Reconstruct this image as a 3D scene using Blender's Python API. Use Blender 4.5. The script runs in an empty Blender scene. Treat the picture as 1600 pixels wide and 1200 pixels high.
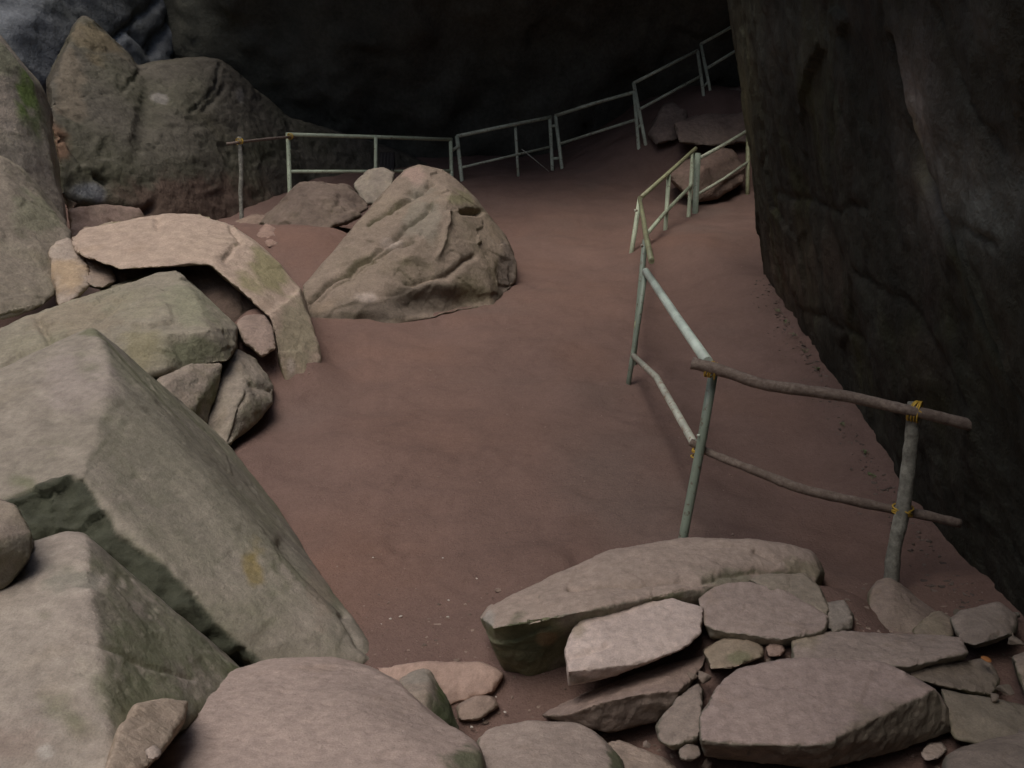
import bpy, bmesh, math, random
import numpy as np
from mathutils import Vector

random.seed(7)
SC = bpy.context.scene
COL = SC.collection

# ------------------------------------------------------------------ camera
H, F, PITCH = 2.74, 1500.0, math.radians(20.0)
CP, SP = math.cos(PITCH), math.sin(PITCH)
cam_data = bpy.data.cameras.new('camera')
cam_data.sensor_width = 36.0
cam_data.lens = 36.0 * F / 1600.0
cam_data.clip_end = 300.0
cam = bpy.data.objects.new('camera', cam_data)
cam.location = (0, 0, H)
cam.rotation_euler = (math.radians(90) - PITCH, 0, 0)
COL.objects.link(cam)
SC.camera = cam

# ------------------------------------------------------------------ sky, sun, exposure
SUN_EL, SUN_AZ = math.radians(73), math.radians(222)     # azimuth from +Y clockwise: behind, a little left
world = bpy.data.worlds.new('World')
SC.world = world
world.use_nodes = True
wn = world.node_tree
wn.nodes.clear()
sky = wn.nodes.new('ShaderNodeTexSky')
sky.sky_type = 'NISHITA'
sky.sun_disc = False
sky.sun_elevation = SUN_EL
sky.sun_rotation = SUN_AZ
sky.air_density = 1.0
sky.dust_density = 4.0
sky.ozone_density = 0.6
bg = wn.nodes.new('ShaderNodeBackground')
bg.inputs['Strength'].default_value = 0.10
wo = wn.nodes.new('ShaderNodeOutputWorld')
wn.links.new(sky.outputs[0], bg.inputs[0])
wn.links.new(bg.outputs[0], wo.inputs[0])

sun_data = bpy.data.lights.new('sun', 'SUN')
sun_data.energy = 1.0
sun_data.angle = math.radians(38)
sun_data.color = (1.0, 0.955, 0.90)
sun = bpy.data.objects.new('sun', sun_data)
sdir = Vector((math.sin(SUN_AZ) * math.cos(SUN_EL), math.cos(SUN_AZ) * math.cos(SUN_EL), math.sin(SUN_EL)))
sun.rotation_euler = sdir.to_track_quat('Z', 'Y').to_euler()
sun.location = (0, -5, 15)
COL.objects.link(sun)

SC.view_settings.view_transform = 'Standard'
SC.view_settings.look = 'None'
SC.view_settings.exposure = 0.42
SC.view_settings.gamma = 1.0
SC.render.engine = 'CYCLES'
SC.cycles.use_denoising = True
SC.cycles.max_bounces = 4
SC.cycles.diffuse_bounces = 3
SC.cycles.glossy_bounces = 1

# ------------------------------------------------------------------ geometry helpers
CAM = np.array([0, 0, H])
FWD = np.array([0, CP, -SP])
UPV = np.array([0, SP, CP])
RGT = np.array([1.0, 0, 0])


def px(u, v, D):
    """world point at depth D (metres along the lens axis) of reference coordinates u, v"""
    return CAM + D * (FWD + RGT * (u - 800) / F + UPV * (600 - v) / F)


def dz(v, z):
    """depth at which the line of sight v reaches height z"""
    return (H - z) / (SP - CP * (600 - v) / F)


def project(P):
    q = P - CAM
    d = q @ FWD
    return 800 + F * (q @ RGT) / d, 600 - F * (q @ UPV) / d


def _hash(ix, iy, iz, seed):
    h = (ix.astype(np.int64) * 374761393 + iy.astype(np.int64) * 668265263
         + iz.astype(np.int64) * 2147483647 + seed * 974634777) & 0xffffffff
    h = ((h ^ (h >> 13)) * 1274126177) & 0xffffffff
    h = ((h ^ (h >> 16)) * 2246822519) & 0xffffffff
    return h ^ (h >> 15)


def gnoise(P, seed=0):
    """gradient noise, about -1..1"""
    I = np.floor(P).astype(np.int64)
    f = P - I
    w = f * f * f * (f * (f * 6 - 15) + 10)
    out = np.zeros(len(P))
    for dx in (0, 1):
        wx = w[:, 0] if dx else 1 - w[:, 0]
        for dy in (0, 1):
            wy = w[:, 1] if dy else 1 - w[:, 1]
            for dzz in (0, 1):
                wz = w[:, 2] if dzz else 1 - w[:, 2]
                h = _hash(I[:, 0] + dx, I[:, 1] + dy, I[:, 2] + dzz, seed)
                gx = (h & 1023) / 511.5 - 1
                gy = ((h >> 10) & 1023) / 511.5 - 1
                gz = ((h >> 20) & 1023) / 511.5 - 1
                out += wx * wy * wz * (gx * (f[:, 0] - dx) + gy * (f[:, 1] - dy) + gz * (f[:, 2] - dzz))
    return out * 1.4


def fbm(P, octs=4, seed=0, gain=0.5):
    out = np.zeros(len(P))
    a = 1.0
    for o in range(octs):
        out += a * gnoise(P * (2.03 ** o) + 17.3 * o, seed + o)
        a *= gain
    return out


def chips(P, seed=0):
    """broken facets: each cell of a jittered lattice is its own tilted plane"""
    I = np.floor(P).astype(np.int64)
    best = np.full(len(P), 1e9)
    val = np.zeros(len(P))
    for dx in (-1, 0, 1):
        for dy in (-1, 0, 1):
            for dzz in (-1, 0, 1):
                c = I + np.array([dx, dy, dzz])
                h = _hash(c[:, 0], c[:, 1], c[:, 2], seed)
                ctr = c + np.stack([(h & 1023), (h >> 10) & 1023, (h >> 20) & 1023], 1) / 1023.0
                q = P - ctr
                d = (q * q).sum(1)
                h2 = _hash(c[:, 0], c[:, 1], c[:, 2], seed + 77)
                t = np.stack([(h2 & 1023), (h2 >> 10) & 1023, (h2 >> 20) & 1023], 1) / 511.5 - 1
                v = (q * t).sum(1) + 0.35 * (((h2 >> 5) & 255) / 127.5 - 1)
                m = d < best
                best[m] = d[m]
                val[m] = v[m]
    return val


def sstep(a, b, x):
    t = np.clip((x - a) / (b - a), 0, 1)
    return t * t * (3 - 2 * t)


def seg_dist(u, v, line):
    d = np.full(len(u), 1e9)
    for (x0, y0), (x1, y1) in zip(line[:-1], line[1:]):
        vx, vy = x1 - x0, y1 - y0
        L = vx * vx + vy * vy + 1e-9
        t = np.clip(((u - x0) * vx + (v - y0) * vy) / L, 0, 1)
        d = np.minimum(d, np.hypot(u - x0 - t * vx, v - y0 - t * vy))
    return d


def verts_of(me):
    a = np.empty(len(me.vertices) * 3)
    me.vertices.foreach_get('co', a)
    return a.reshape(-1, 3)


def normals_of(me):
    a = np.empty(len(me.vertices) * 3)
    me.vertex_normals.foreach_get('vector', a)
    return a.reshape(-1, 3)


def set_verts(me, P):
    me.vertices.foreach_set('co', np.ascontiguousarray(P, dtype=np.float32).ravel())
    me.update()


def set_color(me, C):
    at = me.color_attributes.new('tint', 'FLOAT_COLOR', 'POINT')
    c4 = np.ones((len(me.vertices), 4), dtype=np.float32)
    c4[:, :3] = np.clip(C, 0.005, 0.95)
    at.data.foreach_set('color', c4.ravel())


def smooth_shade(me):
    me.polygons.foreach_set('use_smooth', np.ones(len(me.polygons), dtype=bool))


def relax(me, P, it):
    if not it:
        return P
    e = np.empty(len(me.edges) * 2, dtype=np.int32)
    me.edges.foreach_get('vertices', e)
    e = e.reshape(-1, 2)
    n = len(P)
    cnt = np.maximum(np.bincount(e.ravel(), minlength=n), 1)[:, None]
    for _ in range(it):
        s = np.empty_like(P)
        for k in range(3):
            s[:, k] = np.bincount(e[:, 0], P[e[:, 1], k], n) + np.bincount(e[:, 1], P[e[:, 0], k], n)
        P = 0.4 * P + 0.6 * s / cnt
    return P


def tag(o, label=None, cat=None, group=None, kind=None):
    if label:
        o['label'] = label
    if cat:
        o['category'] = cat
    if group:
        o['group'] = group
    if kind:
        o['kind'] = kind
    return o


# ------------------------------------------------------------------ materials
def new_mat(name):
    m = bpy.data.materials.new(name)
    m.use_nodes = True
    nt = m.node_tree
    nt.nodes.clear()
    out = nt.nodes.new('ShaderNodeOutputMaterial')
    b = nt.nodes.new('ShaderNodeBsdfPrincipled')
    nt.links.new(b.outputs[0], out.inputs[0])
    return m, nt, b


def node(nt, t, **kw):
    n = nt.nodes.new(t)
    for k, v in kw.items():
        setattr(n, k, v)
    return n


def noise_node(nt, vec, scale, detail=6, rough=0.6):
    n = node(nt, 'ShaderNodeTexNoise')
    n.inputs['Scale'].default_value = scale
    n.inputs['Detail'].default_value = detail
    n.inputs['Roughness'].default_value = rough
    nt.links.new(vec, n.inputs['Vector'])
    return n


def mapped(nt, val, a, b, c, d):
    r = node(nt, 'ShaderNodeMapRange')
    r.inputs['From Min'].default_value = a
    r.inputs['From Max'].default_value = b
    r.inputs['To Min'].default_value = c
    r.inputs['To Max'].default_value = d
    nt.links.new(val, r.inputs['Value'])
    return r.outputs['Result']


def tint_material(name, grain, lo, hi, bump_scale, bump_dist, rough, pits=0.0, spec=0.15, mid=0.14):
    """colour of the stone from its own tint, with fine grain, specks, pits and relief"""
    m, nt, b = new_mat(name)
    L = nt.links.new
    geo = node(nt, 'ShaderNodeNewGeometry')
    pos = geo.outputs['Position']
    at = node(nt, 'ShaderNodeAttribute', attribute_name='tint')
    n1 = noise_node(nt, pos, grain, 4, 0.65)
    n2 = noise_node(nt, pos, grain * 0.17, 2, 0.6)
    f1 = mapped(nt, n1.outputs['Fac'], 0.25, 0.75, lo, hi)
    f2 = mapped(nt, n2.outputs['Fac'], 0.3, 0.7, 1 - mid, 1 + mid)
    mu = node(nt, 'ShaderNodeMath', operation='MULTIPLY')
    L(f1, mu.inputs[0])
    L(f2, mu.inputs[1])
    vm = node(nt, 'ShaderNodeVectorMath', operation='SCALE')
    L(at.outputs['Color'], vm.inputs[0])
    L(mu.outputs[0], vm.inputs['Scale'])
    L(vm.outputs[0], b.inputs['Base Color'])
    b.inputs['Roughness'].default_value = rough
    b.inputs['Specular IOR Level'].default_value = spec
    nb = noise_node(nt, pos, bump_scale, 5, 0.68)
    hgt = nb.outputs['Fac']
    if pits:
        vo = node(nt, 'ShaderNodeTexVoronoi')
        vo.inputs['Scale'].default_value = bump_scale * 1.3
        L(pos, vo.inputs['Vector'])
        pv = mapped(nt, vo.outputs['Distance'], 0.0, 0.35, -pits, 0.0)
        ad = node(nt, 'ShaderNodeMath', operation='ADD')
        L(hgt, ad.inputs[0])
        L(pv, ad.inputs[1])
        hgt = ad.outputs[0]
    bp = node(nt, 'ShaderNodeBump')
    bp.inputs['Strength'].default_value = 1.0
    bp.inputs['Distance'].default_value = bump_dist
    L(hgt, bp.inputs['Height'])
    L(bp.outputs[0], b.inputs['Normal'])
    return m


M_NEAR = tint_material('stone_near', 150, 0.82, 1.17, 60, 0.006, 0.92, 0.10)
M_MID = tint_material('stone_mid', 60, 0.78, 1.20, 26, 0.014, 0.93, 0.12)
M_FAR = tint_material('stone_far', 18, 0.78, 1.22, 10, 0.03, 0.93, 0.15)
M_WALL = tint_material('stone_wall', 14, 0.74, 1.26, 8, 0.03, 0.85, 0.0, 0.25)
M_SAND = tint_material('sand', 120, 0.80, 1.20, 48, 0.010, 0.97, 0.25, 0.08, 0.06)


def paint_material(name, col, rust, amount, rough=0.5):
    m, nt, b = new_mat(name)
    L = nt.links.new
    tc = node(nt, 'ShaderNodeTexCoord')
    pos = tc.outputs['Object']
    n1 = noise_node(nt, pos, 22, 6, 0.75)
    n2 = noise_node(nt, pos, 4, 4, 0.6)
    mask = mapped(nt, n1.outputs['Fac'], 0.59 - amount, 0.66 - amount, 0, 1)
    mx = node(nt, 'ShaderNodeMix', data_type='RGBA')
    mx.inputs['A'].default_value = (*col, 1)
    mx.inputs['B'].default_value = (*[c * 0.68 for c in col], 1)
    L(mapped(nt, n2.outputs['Fac'], 0.35, 0.65, 0, 1), mx.inputs['Factor'])
    mx2 = node(nt, 'ShaderNodeMix', data_type='RGBA')
    L(mx.outputs['Result'], mx2.inputs['A'])
    mx2.inputs['B'].default_value = (*rust, 1)
    L(mask, mx2.inputs['Factor'])
    L(mx2.outputs['Result'], b.inputs['Base Color'])
    b.inputs['Roughness'].default_value = rough
    bp = node(nt, 'ShaderNodeBump')
    bp.inputs['Distance'].default_value = 0.002
    bp.inputs['Strength'].default_value = 0.6
    L(n1.outputs['Fac'], bp.inputs['Height'])
    L(bp.outputs[0], b.inputs['Normal'])
    return m


M_GREEN = paint_material('green_paint', (0.52, 0.60, 0.43), (0.20, 0.16, 0.10), 0.02)
M_MINT_LIT = paint_material('lit_mint_paint', (0.76, 0.88, 0.76), (0.30, 0.28, 0.20), -0.03)  # mint paint raised paler to carry the highlight along the top rail
M_POST = paint_material('dull_green_paint', (0.27, 0.33, 0.26), (0.14, 0.11, 0.08), 0.02)
M_RUSTY = paint_material('rusty_pale_paint', (0.56, 0.58, 0.48), (0.27, 0.17, 0.11), 0.05)
M_YELLOWISH = paint_material('yellow_green_paint', (0.36, 0.38, 0.22), (0.22, 0.19, 0.11), 0.06)
M_DARKGREEN = paint_material('dim_green_paint', (0.57, 0.63, 0.48), (0.24, 0.20, 0.14), 0.04)


def bark_material(name, a, bcol, scale):
    m, nt, b = new_mat(name)
    L = nt.links.new
    tc = node(nt, 'ShaderNodeTexCoord')
    n1 = noise_node(nt, tc.outputs['Object'], scale, 8, 0.7)
    n2 = noise_node(nt, tc.outputs['Object'], scale * 0.3, 4, 0.6)
    mx = node(nt, 'ShaderNodeMix', data_type='RGBA')
    mx.inputs['A'].default_value = (*a, 1)
    mx.inputs['B'].default_value = (*bcol, 1)
    mu = node(nt, 'ShaderNodeMath', operation='MULTIPLY')
    L(mapped(nt, n1.outputs['Fac'], 0.35, 0.62, 0, 1), mu.inputs[0])
    L(mapped(nt, n2.outputs['Fac'], 0.3, 0.6, 0.3, 1), mu.inputs[1])
    L(mu.outputs[0], mx.inputs['Factor'])
    L(mx.outputs['Result'], b.inputs['Base Color'])
    b.inputs['Roughness'].default_value = 0.9
    bp = node(nt, 'ShaderNodeBump')
    bp.inputs['Distance'].default_value = 0.006
    L(n1.outputs['Fac'], bp.inputs['Height'])
    L(bp.outputs[0], b.inputs['Normal'])
    return m


M_BARK = bark_material('brown_bark', (0.13, 0.095, 0.075), (0.27, 0.22, 0.18), 40)
M_PALEBARK = bark_material('pale_bark', (0.12, 0.115, 0.095), (0.36, 0.36, 0.30), 26)


def plain(name, col, rough=0.7):
    m, nt, b = new_mat(name)
    tc = node(nt, 'ShaderNodeTexCoord')
    n1 = noise_node(nt, tc.outputs['Object'], 30, 4, 0.6)
    mx = node(nt, 'ShaderNodeMix', data_type='RGBA')
    mx.inputs['A'].default_value = (*[c * 0.7 for c in col], 1)
    mx.inputs['B'].default_value = (*[min(1, c * 1.25) for c in col], 1)
    nt.links.new(n1.outputs['Fac'], mx.inputs['Factor'])
    nt.links.new(mx.outputs['Result'], b.inputs['Base Color'])
    b.inputs['Roughness'].default_value = rough
    return m


M_TWINE = plain('yellow_twine', (0.55, 0.36, 0.05))
M_CLOTH = plain('black_cloth', (0.008, 0.008, 0.010), 0.9)
M_LEAF = plain('weed_leaf', (0.13, 0.17, 0.07))
M_PALE = plain('pale_chip', (0.55, 0.50, 0.44))
M_ORANGE = plain('dry_leaf', (0.35, 0.14, 0.04))

# stone colours (linear)
DUST = np.array([0.350, 0.268, 0.226])
TAN = np.array([0.330, 0.265, 0.205])
GREY = np.array([0.245, 0.222, 0.180])
OLIVE = np.array([0.190, 0.190, 0.125])
MOSS = np.array([0.085, 0.105, 0.045])
BRIGHTMOSS = np.array([0.105, 0.155, 0.038])
DARKMOSS = np.array([0.060, 0.072, 0.038])
PINK = np.array([0.400, 0.275, 0.215])
PALE = np.array([0.470, 0.395, 0.340])
BROWN = np.array([0.160, 0.112, 0.082])
BLUEGREY = np.array([0.300, 0.320, 0.340])
YELLOW = np.array([0.260, 0.190, 0.040])
WHITE = np.array([0.560, 0.520, 0.470])
SAND = np.array([0.178, 0.118, 0.099])


# ------------------------------------------------------------------ ground
def ground_z(x, y):
    z = np.zeros_like(x)
    z = z + 0.30 * sstep(13.5, 18.0, y)
    z = z + 1.45 * sstep(16.6, 19.2, y) * sstep(0.2, 4.0, x)
    # sand bank piled behind and between the rocks on the left
    z = z + 0.60 * np.exp(-(((x + 3.3) / 1.7) ** 2 + ((y - 11.3) / 2.3) ** 2))
    z = z + 0.52 * np.exp(-(((x + 2.16) / 0.40) ** 2 + ((y - 7.86) / 0.55) ** 2))
    z = z + 0.22 * np.exp(-(((x + 2.1) / 0.7) ** 2 + ((y - 11.0) / 0.9) ** 2))
    z = z + 0.09 * np.exp(-(((x + 1.62) / 0.28) ** 2 + ((y - 7.45) / 0.35) ** 2))
    # bank along the foot of the right wall
    z = z + 0.26 * sstep(1.5, 2.7, x) * sstep(5.0, 8.0, y) * (1 - sstep(13.0, 15.5, y))
    z = z + 0.16 * np.exp(-(((x - 2.0) / 0.5) ** 2 + ((y - 12.0) / 0.9) ** 2))
    # dirt heaped among the near rocks
    z = z + 0.13 * sstep(4.6, 3.9, y) * sstep(0.45, 1.0, x)
    z = z + 0.17 * np.exp(-(((x - 1.25) / 0.50) ** 4 + ((y - 3.7) / 0.45) ** 4))
    for bx, by in ((0.953, 5.13), (1.965, 4.72), (-6.0, 15.0)):
        z = z + 0.03 * np.exp(-(((x - bx) / 0.09) ** 2 + ((y - by) / 0.09) ** 2))
    z = z + 0.35 * sstep(3.2, 1.5, y)
    return z


def grid_mesh(name, X, Y, Z):
    r, c = X.shape
    V = np.stack([X.ravel(), Y.ravel(), Z.ravel()], 1)
    i = np.arange(r * c).reshape(r, c)
    Q = np.stack([i[:-1, :-1], i[:-1, 1:], i[1:, 1:], i[1:, :-1]], -1).reshape(-1, 4)
    me = bpy.data.meshes.new(name)
    me.vertices.add(len(V))
    me.vertices.foreach_set('co', V.astype(np.float32).ravel())
    me.loops.add(Q.size)
    me.loops.foreach_set('vertex_index', Q.astype(np.int32).ravel())
    me.polygons.add(len(Q))
    me.polygons.foreach_set('loop_start', np.arange(0, Q.size, 4, dtype=np.int32))
    me.polygons.foreach_set('loop_total', np.full(len(Q), 4, dtype=np.int32))
    me.update(calc_edges=True)
    me.validate()
    return me


def link_mesh(name, me, mat, parent=None):
    o = bpy.data.objects.new(name, me)
    COL.objects.link(o)
    if mat:
        me.materials.append(mat)
    smooth_shade(me)
    if parent:
        o.parent = parent
    return o


gx = np.concatenate([np.linspace(-45, -6, 14)[:-1], np.arange(-6, 5.0, 0.038), np.linspace(5, 45, 14)])
gy = np.concatenate([np.linspace(-45, 1.5, 16)[:-1], np.arange(1.5, 8, 0.03), np.arange(8, 22, 0.055), np.linspace(22.1, 60, 12)])
X, Y = np.meshgrid(gx, gy)
Z = ground_z(X, Y)
P2 = np.stack([X.ravel(), Y.ravel(), np.zeros(X.size)], 1)
Zn = 0.065 * fbm(P2 * 0.9, 3, 5) + 0.016 * fbm(P2 * 3.2, 3, 9) + 0.005 * fbm(P2 * np.array([9.0, 18.0, 1.0]), 2, 13)
# trodden hollows
tread = np.clip(gnoise(P2 * 3.2, 44) - 0.35, 0, 1)
Zn -= 0.035 * tread
rs = random.Random(31)
Zs = np.zeros(X.size)
XF, YF = X.ravel(), Y.ravel()
for k in range(260):
    yy = 4.4 + 10.5 * rs.random() ** 1.3
    xx = rs.uniform(-0.14, 0.16) * yy * 1.6 + rs.gauss(0.1, 0.25)
    an = rs.gauss(0, 0.6)
    ca, sa = math.cos(an), math.sin(an)
    m = (np.abs(XF - xx) < 0.3) & (np.abs(YF - yy) < 0.3)
    qx, qy = XF[m] - xx, YF[m] - yy
    e = np.sqrt(((qx * ca + qy * sa) / 0.055) ** 2 + ((-qx * sa + qy * ca) / 0.13) ** 2)
    Zs[m] += rs.uniform(0.4, 1.0) * (-0.013 * np.exp(-e ** 4) + 0.006 * np.exp(-((e - 1.25) / 0.3) ** 2))
Zn = Zn + Zs
me = grid_mesh('ground', X, Y, Z + Zn.reshape(X.shape))
P = verts_of(me)
k1 = fbm(P2 * 0.7, 3, 21)
k2 = fbm(P2 * 2.6, 4, 23)
C = SAND * (1 + 0.10 * k1 + 0.10 * k2)[:, None]
red = (0.6 * sstep(0.05, 0.9, fbm(P2 * np.array([0.9, 0.6, 1]), 3, 31)))[:, None]
C = C * (1 - red) + red * np.array([0.192, 0.118, 0.092])
grey = sstep(0.1, 0.8, fbm(P2 * 0.55, 3, 37))[:, None] * 0.7
C = C * (1 - grey) + grey * np.array([0.160, 0.119, 0.102])
for (x0, y0, r0, st) in [(-0.95, 4.7, 0.55, 0.9), (-1.1, 8.2, 0.9, 0.7), (0.6, 10.2, 1.3, 0.6), (2.2, 12.2, 0.9, 0.8), (-2.6, 10.6, 1.1, 0.9), (-0.4, 6.4, 0.8, 0.5), (0.7, 14.0, 1.6, 0.6), (2.3, 4.4, 0.7, 0.5)]:
    w = (st * np.exp(-(((P2[:, 0] - x0) / r0) ** 2 + ((P2[:, 1] - y0) / r0) ** 2)) * (0.8 + 0.5 * k2)).clip(0, 1)[:, None]
    C = C * (1 - w) + w * np.array([0.205, 0.125, 0.097])
damp = sstep(0.45, 0.9, fbm(P2 * 1.7, 3, 53))[:, None] * 0.5
C = C * (1 - damp) + damp * np.array([0.145, 0.095, 0.078])
set_color(me, C)
ground = link_mesh('ground', me, M_SAND)
tag(ground, kind='structure')


# ------------------------------------------------------------------ cave walls and roof
def wall_strip(name, path, t_levels, lean_fn, mat, step_fn, seed, amp, tint_fn):
    """rock face that follows a plan path; lean_fn gives how far it hangs over at a height"""
    pts = [Vector((x, y, 0)) for x, y in path]
    S = []
    for i in range(len(pts) - 1):
        p0 = pts[max(i - 1, 0)]
        p1, p2 = pts[i], pts[i + 1]
        p3 = pts[min(i + 2, len(pts) - 1)]
        n = max(2, int((p2 - p1).length / step_fn((p1 + p2) * 0.5)))
        for k in range(n):
            t = k / n
            q = 0.5 * ((2 * p1) + (p2 - p0) * t + (2 * p0 - 5 * p1 + 4 * p2 - p3) * t * t + (3 * p1 - p0 - 3 * p2 + p3) * t ** 3)
            S.append((q.x, q.y))
    S.append((pts[-1].x, pts[-1].y))
    S = np.array(S)
    T = np.gradient(S, axis=0)
    T /= np.linalg.norm(T, axis=1)[:, None] + 1e-9
    N = np.stack([-T[:, 1], T[:, 0]], 1)          # inward normal of the path
    zz = np.array(t_levels)
    XX = np.empty((len(zz), len(S)))
    YY = np.empty_like(XX)
    ZZ = np.empty_like(XX)
    for j, z in enumerate(zz):
        off = lean_fn(S, z)
        XX[j] = S[:, 0] + N[:, 0] * off
        YY[j] = S[:, 1] + N[:, 1] * off
        ZZ[j] = z
    me = grid_mesh(name, XX, YY, ZZ)
    P = verts_of(me)
    nn = normals_of(me)
    d = amp * (0.9 * fbm(P * np.array([0.55, 0.55, 0.4]), 4, seed) + 0.30 * chips(P * np.array([1.1, 1.1, 0.7]), seed + 3)
               + 0.16 * fbm(P * 3.0, 4, seed + 5))
    return me, P, nn, d


right_path = [(3.4, -12), (2.9, -6), (2.50, 0), (2.46, 2.5), (2.44, 4.15), (2.46, 4.85), (2.53, 6.0), (2.60, 7.5),
              (2.72, 9.2), (2.80, 10.1), (3.05, 10.45), (4.2, 10.9), (6.5, 12.0), (9.0, 13.0)]
me, P, nn, d = wall_strip(
    'cave_wall', right_path, np.concatenate([np.arange(-0.3, 3.5, 0.026), np.linspace(3.55, 8.0, 24)]),
    lambda S, z: 0.19 * np.where(S[:, 1] > 7.5, min(max(z, 0), 3.4), max(z, 0)) + 0.012 * min(max(z, 0), 3.4) ** 2 + 0.20 * max(z - 3.0, 0) * (1 - sstep(5.5, 9.0, S[:, 1])), M_WALL,
    lambda p: 0.028 if 3.0 < p.y < 11 and p.x < 3.5 else 0.4, 61, 0.095, None)
u, v = project(P)
edge = np.exp(-((P[:, 1] - 10.2) / 0.9) ** 2)
d = d * (1 - 0.55 * edge)
front = (P[:, 1] > 1.5)
# long slanting crack and the bulging sheet below it
cr = seg_dist(u, v, [(1400, 60), (1425, 190), (1440, 260), (1480, 330), (1530, 420), (1555, 480), (1590, 560), (1640, 640)])
d -= np.where(front, 0.10 * np.exp(-(cr / 9.0) ** 2), 0)
side = np.where(front, sstep(-70, 70, (u - (1390 + (v - 60) * 0.36))), 0)
d += 0.12 * side
cr2 = seg_dist(u, v, [(1240, 60), (1290, 200), (1330, 330), (1370, 470), (1420, 600)])
d += np.where(front, 0.05 * np.exp(-(cr2 / 40.0) ** 2), 0)
for line, dep in [([(1180, 60), (1200, 180), (1196, 300), (1215, 420)], 0.028), ([(1290, 0), (1302, 120), (1340, 240), (1352, 360), (1390, 500)], 0.028), ([(1220, 300), (1300, 330), (1360, 320)], 0.03),
                  ([(1480, 330), (1540, 350), (1600, 372)], 0.028), ([(1350, 420), (1420, 470), (1470, 560), (1500, 640)], 0.028), ([(1500, 0), (1530, 100), (1580, 180), (1610, 230)], 0.028), ([(1250, 480), (1330, 520), (1390, 600)], 0.03)]:
    wb = 9 * fbm(P * 3.0, 3, 95)
    cc = seg_dist(u + wb, v + wb, line)
    d -= np.where(front, dep * np.exp(-(cc / 4.5) ** 1.2), 0)
d += 0.012 * fbm(P * np.array([9, 9, 4.0]), 4, 97) + 0.010 * chips(P * 5.0, 98)
# the mesh winds so that nn points into the rock or out of it: push towards the passage
sgn = -1.0 if nn[len(nn) // 4, 0] > 0 else 1.0
set_verts(me, P + nn * (d * sgn)[:, None])
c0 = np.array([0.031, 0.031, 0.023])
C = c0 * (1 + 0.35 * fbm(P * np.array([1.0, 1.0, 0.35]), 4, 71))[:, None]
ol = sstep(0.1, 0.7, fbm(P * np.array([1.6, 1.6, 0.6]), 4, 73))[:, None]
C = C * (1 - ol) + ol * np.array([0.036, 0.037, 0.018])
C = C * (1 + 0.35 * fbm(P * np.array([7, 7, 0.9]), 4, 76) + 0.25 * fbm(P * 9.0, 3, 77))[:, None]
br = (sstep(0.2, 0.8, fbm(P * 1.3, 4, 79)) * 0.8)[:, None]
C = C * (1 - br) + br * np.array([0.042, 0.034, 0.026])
for (uu, vv, ru, rv, col, s) in [(1455, 200, 40, 140, (0.27, 0.24, 0.215), 1.0), (1545, 260, 100, 90, (0.16, 0.16, 0.14), 1.0),  # lit strip and soft grey sheen painted into the wall's tint
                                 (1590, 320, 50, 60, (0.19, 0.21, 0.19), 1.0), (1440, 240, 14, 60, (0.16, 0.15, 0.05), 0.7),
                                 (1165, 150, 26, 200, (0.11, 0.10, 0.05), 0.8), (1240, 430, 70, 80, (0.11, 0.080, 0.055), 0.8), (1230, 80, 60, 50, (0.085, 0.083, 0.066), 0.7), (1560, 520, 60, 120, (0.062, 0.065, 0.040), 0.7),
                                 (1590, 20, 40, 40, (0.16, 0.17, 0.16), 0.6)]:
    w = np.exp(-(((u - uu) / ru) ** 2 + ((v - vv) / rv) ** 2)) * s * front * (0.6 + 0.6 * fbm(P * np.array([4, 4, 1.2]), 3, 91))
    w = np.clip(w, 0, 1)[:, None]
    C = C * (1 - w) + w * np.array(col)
set_color(me, C)
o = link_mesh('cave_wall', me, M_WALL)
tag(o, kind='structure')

back_path = [(9.5, 12.5), (9.2, 16), (8, 19.5), (5, 21.2), (2, 21.4), (-1, 20.8), (-4.0, 20.2), (-6.5, 20.0), (-9.5, 19.0),
             (-11.5, 15), (-11, 8), (-10.5, 0), (-9, -6), (-5, -9.5), (0, -10.5), (3.6, -11)]  # left and rear stretch is unseen, added to keep low skylight out


def back_lean(S, z):
    inside = sstep(-7.5, -5.0, S[:, 0]) * sstep(10, 14, S[:, 1])
    z = max(z, 0)
    return inside * (0.28 * min(z, 7) + 0.03 * min(z, 7) ** 2) - (1 - inside) * 0.06 * z


me, P, nn, d = wall_strip('cave_back_and_sky_screen', back_path, np.concatenate([np.arange(-0.3, 4.0, 0.10), np.linspace(4.1, 11.5, 24)]),
                          back_lean, M_WALL, lambda p: 0.12 if p.y > 15 else 0.6, 101, 0.35, None)
sgn = -1.0 if (nn[len(nn) // 2] @ (np.array([0, 5, 2]) - P[len(nn) // 2])) < 0 else 1.0
set_verts(me, P + nn * (d * sgn)[:, None])
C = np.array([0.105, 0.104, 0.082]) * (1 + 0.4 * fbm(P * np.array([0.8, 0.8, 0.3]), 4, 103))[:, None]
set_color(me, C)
o = link_mesh('cave_back_and_sky_screen', me, M_WALL)
tag(o, kind='structure')

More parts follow.
